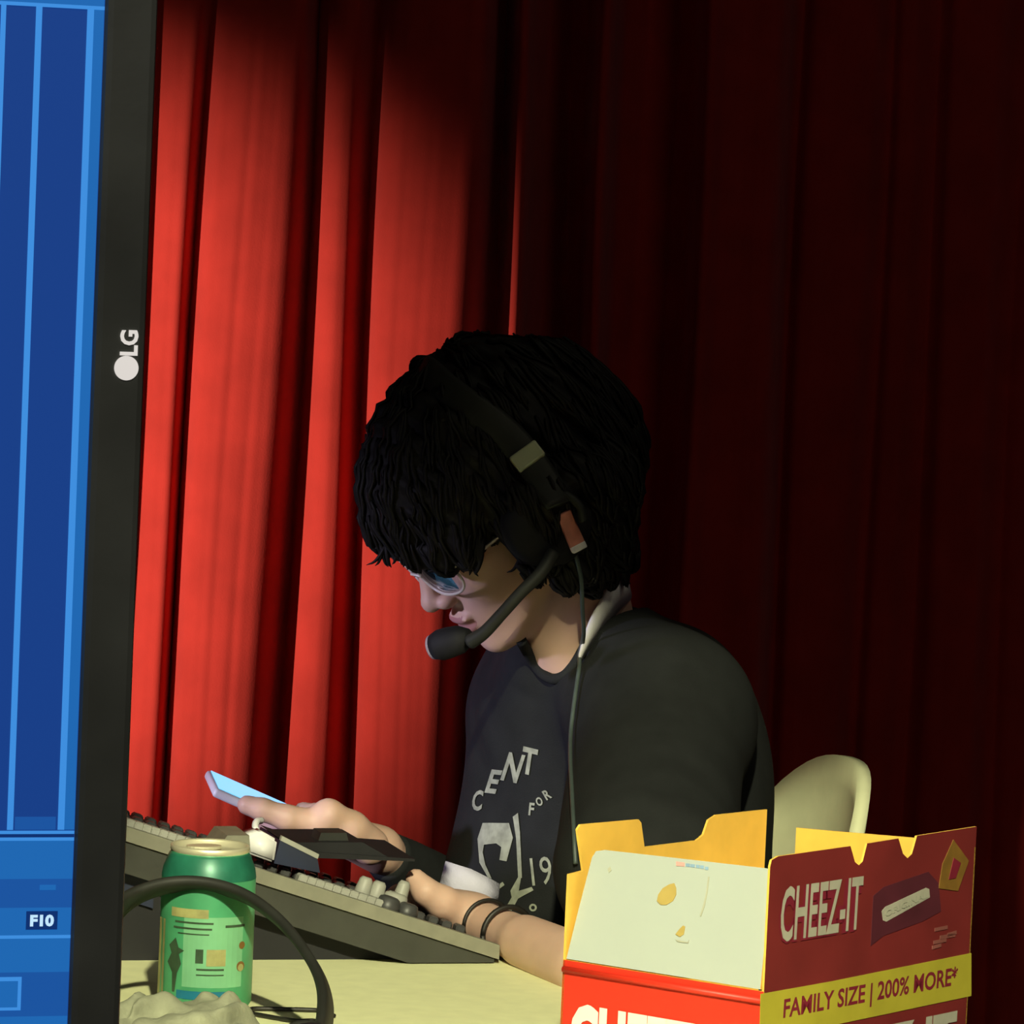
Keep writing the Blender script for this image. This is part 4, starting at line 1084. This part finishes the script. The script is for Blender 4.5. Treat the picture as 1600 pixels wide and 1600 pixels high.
# wisps hanging below the fringe and at the nape
b = bmesh.new()
for (x0, x1, y0, y1, d0, d1, n_w) in ((590, 740, 865, 882, 3.60, 3.535, 34), (808, 860, 880, 905, 3.535, 3.54, 14), (900, 985, 870, 905, 3.56, 3.66, 22), (735, 752, 850, 885, 3.535, 3.53, 10)):
    for k in range(n_w):
        t = rng.random(); px = x0 + (x1 - x0) * t; D = d0 + (d1 - d0) * t; y_ = y0 + (y1 - y0) * t
        ln = rng.uniform(18, 34); sx = rng.normal(0, 7)
        tube_bm([P(px - sx * 0.4, y_ - 34, D + 0.004), P(px, y_ - 8, D), P(px + sx * 0.6, y_ + ln * 0.4, D + 0.001), P(px + sx * 1.2, y_ + ln * 0.62, D + 0.003)], [0.0022, 0.0020, 0.0012, 0.0003], 4, 3, bm=b)
wl_ = bmo('hair_wisps', b, MT['hair'], person, True); wl_['kind'] = 'stuff'

# ================================================================== glasses
gl = thing('glasses', H(95, 0, 0), 'thin clear-rimmed glasses worn low on the nose', 'glasses')
GXo = 101
for s in (-1, 1):
    loop = []
    for t in np.linspace(0, 2 * math.pi, 37):
        ex = math.copysign(abs(math.cos(t)) ** 0.8, math.cos(t)); ez = math.copysign(abs(math.sin(t)) ** 0.8, math.sin(t))
        yy = s * 33 + 25 * ex; loop.append(H(GXo - 0.0045 * yy * yy * 0.9 + 2.0 * ez, yy, 2 + 18.5 * ez))
    rm = bmo('rim', tube_bm(loop, 0.0012, 8, spline=False), MT['frame'], gl, True)
    b = bmesh.new(); b.faces.new([b.verts.new(p) for p in loop[:-1]])
    ln = bmo('lens', b, MT['lens'], gl); 
    md = ln.modifiers.new('thick', 'SOLIDIFY'); md.thickness = 0.0012
    bmo('temple', tube_bm([H(GXo - 14, s * 58, 8), H(70, s * 70, 8), H(20, s * 78, 8), H(-10, s * 77, 2)], 0.0013, 8), MT['frame'], gl, True)
bmo('bridge', tube_bm([H(GXo, -9, 4), H(GXo + 3, 0, 8), H(GXo, 9, 4)], 0.0013, 8), MT['frame'], gl, True)

# ================================================================== headset
hs_ = thing('headset', H(0, 80, 0), 'black headset with boom microphone worn over the hair', 'headset')
def hpt(px, py, off):
    h = hit(HB, px, py, off)
    return h
path = []
for (px, py) in ((868, 790), (850, 752), (830, 716), (800, 682), (765, 652), (730, 632), (700, 624)):
    h = hpt(px, py, 0.007)
    if h: path.append((h[0], h[1]))
# carry the band on over the crown to the far ear
end = path[-1][0]
for k in range(1, 6):
    q = end * (1 - k / 5) + H(-2, -92, 8) * (k / 5) + HZ * (0.075 * math.sin(math.pi * k / 5)) + Vector((0, 0, 0.02 * math.sin(math.pi * k / 5)))
    nr_ = HB.find_nearest(q); path.append((nr_[0] + nr_[1] * 0.006, nr_[1]))
for _ in range(3):
    path = [path[0]] + [((path[k - 1][0] + path[k][0] * 2 + path[k + 1][0]) / 4, (path[k - 1][1] + path[k][1] * 2 + path[k + 1][1]).normalized()) for k in range(1, len(path) - 1)] + [path[-1]]
b = bmesh.new(); rings = []
PTS = catmull([p for p, _ in path], 5); NRM = catmull([n for _, n in path], 5)
for i, p in enumerate(PTS):
    t = (PTS[min(i + 1, len(PTS) - 1)] - PTS[max(i - 1, 0)]).normalized(); n_ = (NRM[i] - t * NRM[i].dot(t)).normalized(); s_ = t.cross(n_)
    rings.append([b.verts.new(p + s_ * 0.0125 * a_ + n_ * 0.003 * c_) for a_, c_ in ((-1, -1), (-1, .4), (-.7, 1), (.7, 1), (1, .4), (1, -1))])
for r0_, r1_ in zip(rings[:-1], rings[1:]):
    for k in range(6): b.faces.new((r0_[k], r0_[(k + 1) % 6], r1_[(k + 1) % 6], r1_[k]))
b.faces.new(rings[0]); b.faces.new(rings[-1])
bmo('headband', b, MT['blk_sheen'], hs_, True)
ic = min(range(len(PTS)), key=lambda k: (proj(PTS[k])[0] - 828) ** 2 + (proj(PTS[k])[1] - 717) ** 2)
tdir = (PTS[ic - 1] - PTS[ic + 1]).normalized(); n_ = NRM[ic].normalized(); n_ = (n_ - tdir * n_.dot(tdir)).normalized()
Mb = basis(tdir, n_.cross(tdir), n_, PTS[ic] + n_ * 0.003)
cl = bmo('slider_clip', box_bm((-0.0085, -0.0125, -0.004), (0.0065, 0.0125, 0.0035), Mb, 0.0015), MT['palegreen'], hs_); cl['label'] = 'pale slider clip'
# ear cup on the near side
ec = P(862, 818, 3.518)
ax = (HYv * 0.96 + HX * 0.1 + Vector((0, 0, 0.05))).normalized()
ux = (HZ - ax * HZ.dot(ax)).normalized(); uy = ax.cross(ux)
ME = basis(ux, uy, ax, ec)
cup = bmo('ear_cup', lathe_bm([(0, -0.030), (0.030, -0.030), (0.036, -0.020), (0.036, -0.008), (0.033, -0.002), (0.024, 0.003), (0, 0.004)], ME, 36), MT['blk'], hs_, True)
ec2 = P(862, 818, 3.518) - HYv * 0.185
ME2 = basis(ux, -uy, -ax, ec2)
bmo('ear_cup', lathe_bm([(0, -0.020), (0.030, -0.020), (0.036, -0.012), (0.036, -0.004), (0.024, 0.003), (0, 0.004)], ME2, 36), MT['blk'], hs_, True)
pc = on_plane(893, 830, ec + ax * 0.006, ax)
pd = (P(908, 858, 3.518) - P(882, 805, 3.518)); pd = (pd - ax * pd.dot(ax)).normalized()
MP_ = basis(pd, ax.cross(pd), ax, pc)
lb = bmo('side_plate', box_bm((-0.0165, -0.0062, -0.004), (0.0165, 0.0062, 0.002), MP_, 0.001), MT['pink'], cup); lb['label'] = 'salmon pink plate on the ear cup'
bmo('plate_end', box_bm((0.011, -0.0063, -0.003), (0.0168, 0.0063, 0.0024), MP_, 0.001), MT['under'], cup)
bmo('yoke', tube_bm([P(868, 790, 3.516), P(880, 772, 3.512), P(905, 790, 3.51), P(912, 815, 3.51)], 0.0035, 10), MT['blk_sheen'], hs_, True)
bmo('boom', tube_bm([P(866, 862, 3.505), P(845, 895, 3.500), P(815, 925, 3.500), P(785, 958, 3.505), P(757, 988, 3.515), P(735, 1003, 3.525)], [0.0055, 0.0052, 0.0048, 0.0048, 0.0052, 0.006], 12), MT['blk_sheen'], hs_, True)
mc = P(702, 1004, 3.545); md_ = (P(672, 1016, 3.548) - P(735, 998, 3.53)).normalized()
Mm = md_.to_track_quat('Z', 'Y').to_matrix().to_4x4(); Mm.translation = mc
mic = bmo('microphone', lathe_bm([(0, -0.020), (0.007, -0.019), (0.0115, -0.010), (0.0125, 0.0), (0.0125, 0.008), (0.0105, 0.014), (0, 0.0155)], Mm, 24), MT['blk'], hs_, True)
bmo('mic_tip', lathe_bm([(0.0108, 0.0120), (0.0098, 0.0165), (0.005, 0.018), (0, 0.018)], Mm, 24), MT['greytip'], mic, True)
cab = [P(900, 868, 3.53), P(908, 905, 3.545), P(910, 950, 3.565), P(912, 990, 3.593)]
for (px, py) in ((912, 1022), (911, 1045), (908, 1070), (903, 1110), (899, 1150), (898, 1190), (899, 1230), (901, 1270), (903, 1310), (905, 1350)):
    h = hit(SB, px, py, 0.004)
    if h: cab.append(h[0])
bmo('cable', tube_bm(cab, 0.0018, 8), MT['cord_grey'], hs_, True)

# ================================================================== phone in the far hand
pe1 = (P(500, 1313, 3.72) - P(334, 1240, 3.70)).normalized()
pe2 = Vector((0.05, 0.97, 0.0)); pe2 = (pe2 - pe1 * pe2.dot(pe1)).normalized(); pn = pe2.cross(pe1); pn = pn if pn.z > 0 else -pn
phc = P(334, 1238, 3.692)
MPh = basis(pe1, pe2, pn, phc)
ph = thing('smartphone', phc + pe1 * 0.07, 'smartphone with a glowing blue screen held in the far hand', 'phone')
bmo('case', box_bm((0, 0, -0.004), (0.132, 0.068, 0.004), MPh, 0.003, 3), MT['white'], ph, True)
bmo('screen', box_bm((0.003, 0.003, 0.0041), (0.129, 0.065, 0.0046), MPh), MT['phone_scr'], ph)

# ================================================================== chair behind the person
CYW = R(12)
cf = Vector((-math.cos(CYW), -math.sin(CYW), 0)); cl_ = Vector((math.sin(CYW), -math.cos(CYW), 0))
cc = Vector((0.088, 3.87, 0))
ch = thing('plastic_chair', cc, 'pale yellow plastic chair with a rounded back behind the person', 'chair')
MCh = basis(cf, cl_, Vector((0, 0, 1)), cc)
bmo('seat', box_bm((-0.20, -0.21, 0.375), (0.20, 0.21, 0.395), MCh, 0.009, 3), MT['chair'], ch, True)
b = bmesh.new(); n1, n2 = 24, 16; gridv = []
for j in range(n2 + 1):
    row = []
    for i in range(n1 + 1):
        a_ = -1 + 2 * i / n1; t = j / n2
        hw_ = 0.20
        yy = a_ * hw_; top = 0.855 - 0.14 * (abs(a_) ** 2.6); z = 0.44 + (top - 0.44) * t
        xx = -0.195 - 0.035 * t + 0.075 * (a_ * a_)
        row.append(b.verts.new(MCh @ Vector((xx, yy, z))))
    gridv.append(row)
for j in range(n2):
    for i in range(n1): b.faces.new((gridv[j][i], gridv[j][i + 1], gridv[j + 1][i + 1], gridv[j + 1][i]))
bk = bmo('backrest', b, MT['chair'], ch, True)
md = bk.modifiers.new('thick', 'SOLIDIFY'); md.thickness = 0.012
for (lx, ly) in ((0.17, 0.18), (0.17, -0.18), (-0.17, 0.18), (-0.17, -0.18)):
    bmo('leg', tube_bm([MCh @ Vector((lx, ly, 0.378)), MCh @ Vector((lx * 1.15, ly * 1.1, 0.0))], [0.013, 0.011], 12, spline=False), MT['grey_steel'], ch, True)
for ly in (0.17, -0.17):
    bmo('back_post', tube_bm([MCh @ Vector((-0.17, ly, 0.38)), MCh @ Vector((-0.155, ly, 0.50))], 0.012, 10, spline=False), MT['grey_steel'], ch, True)
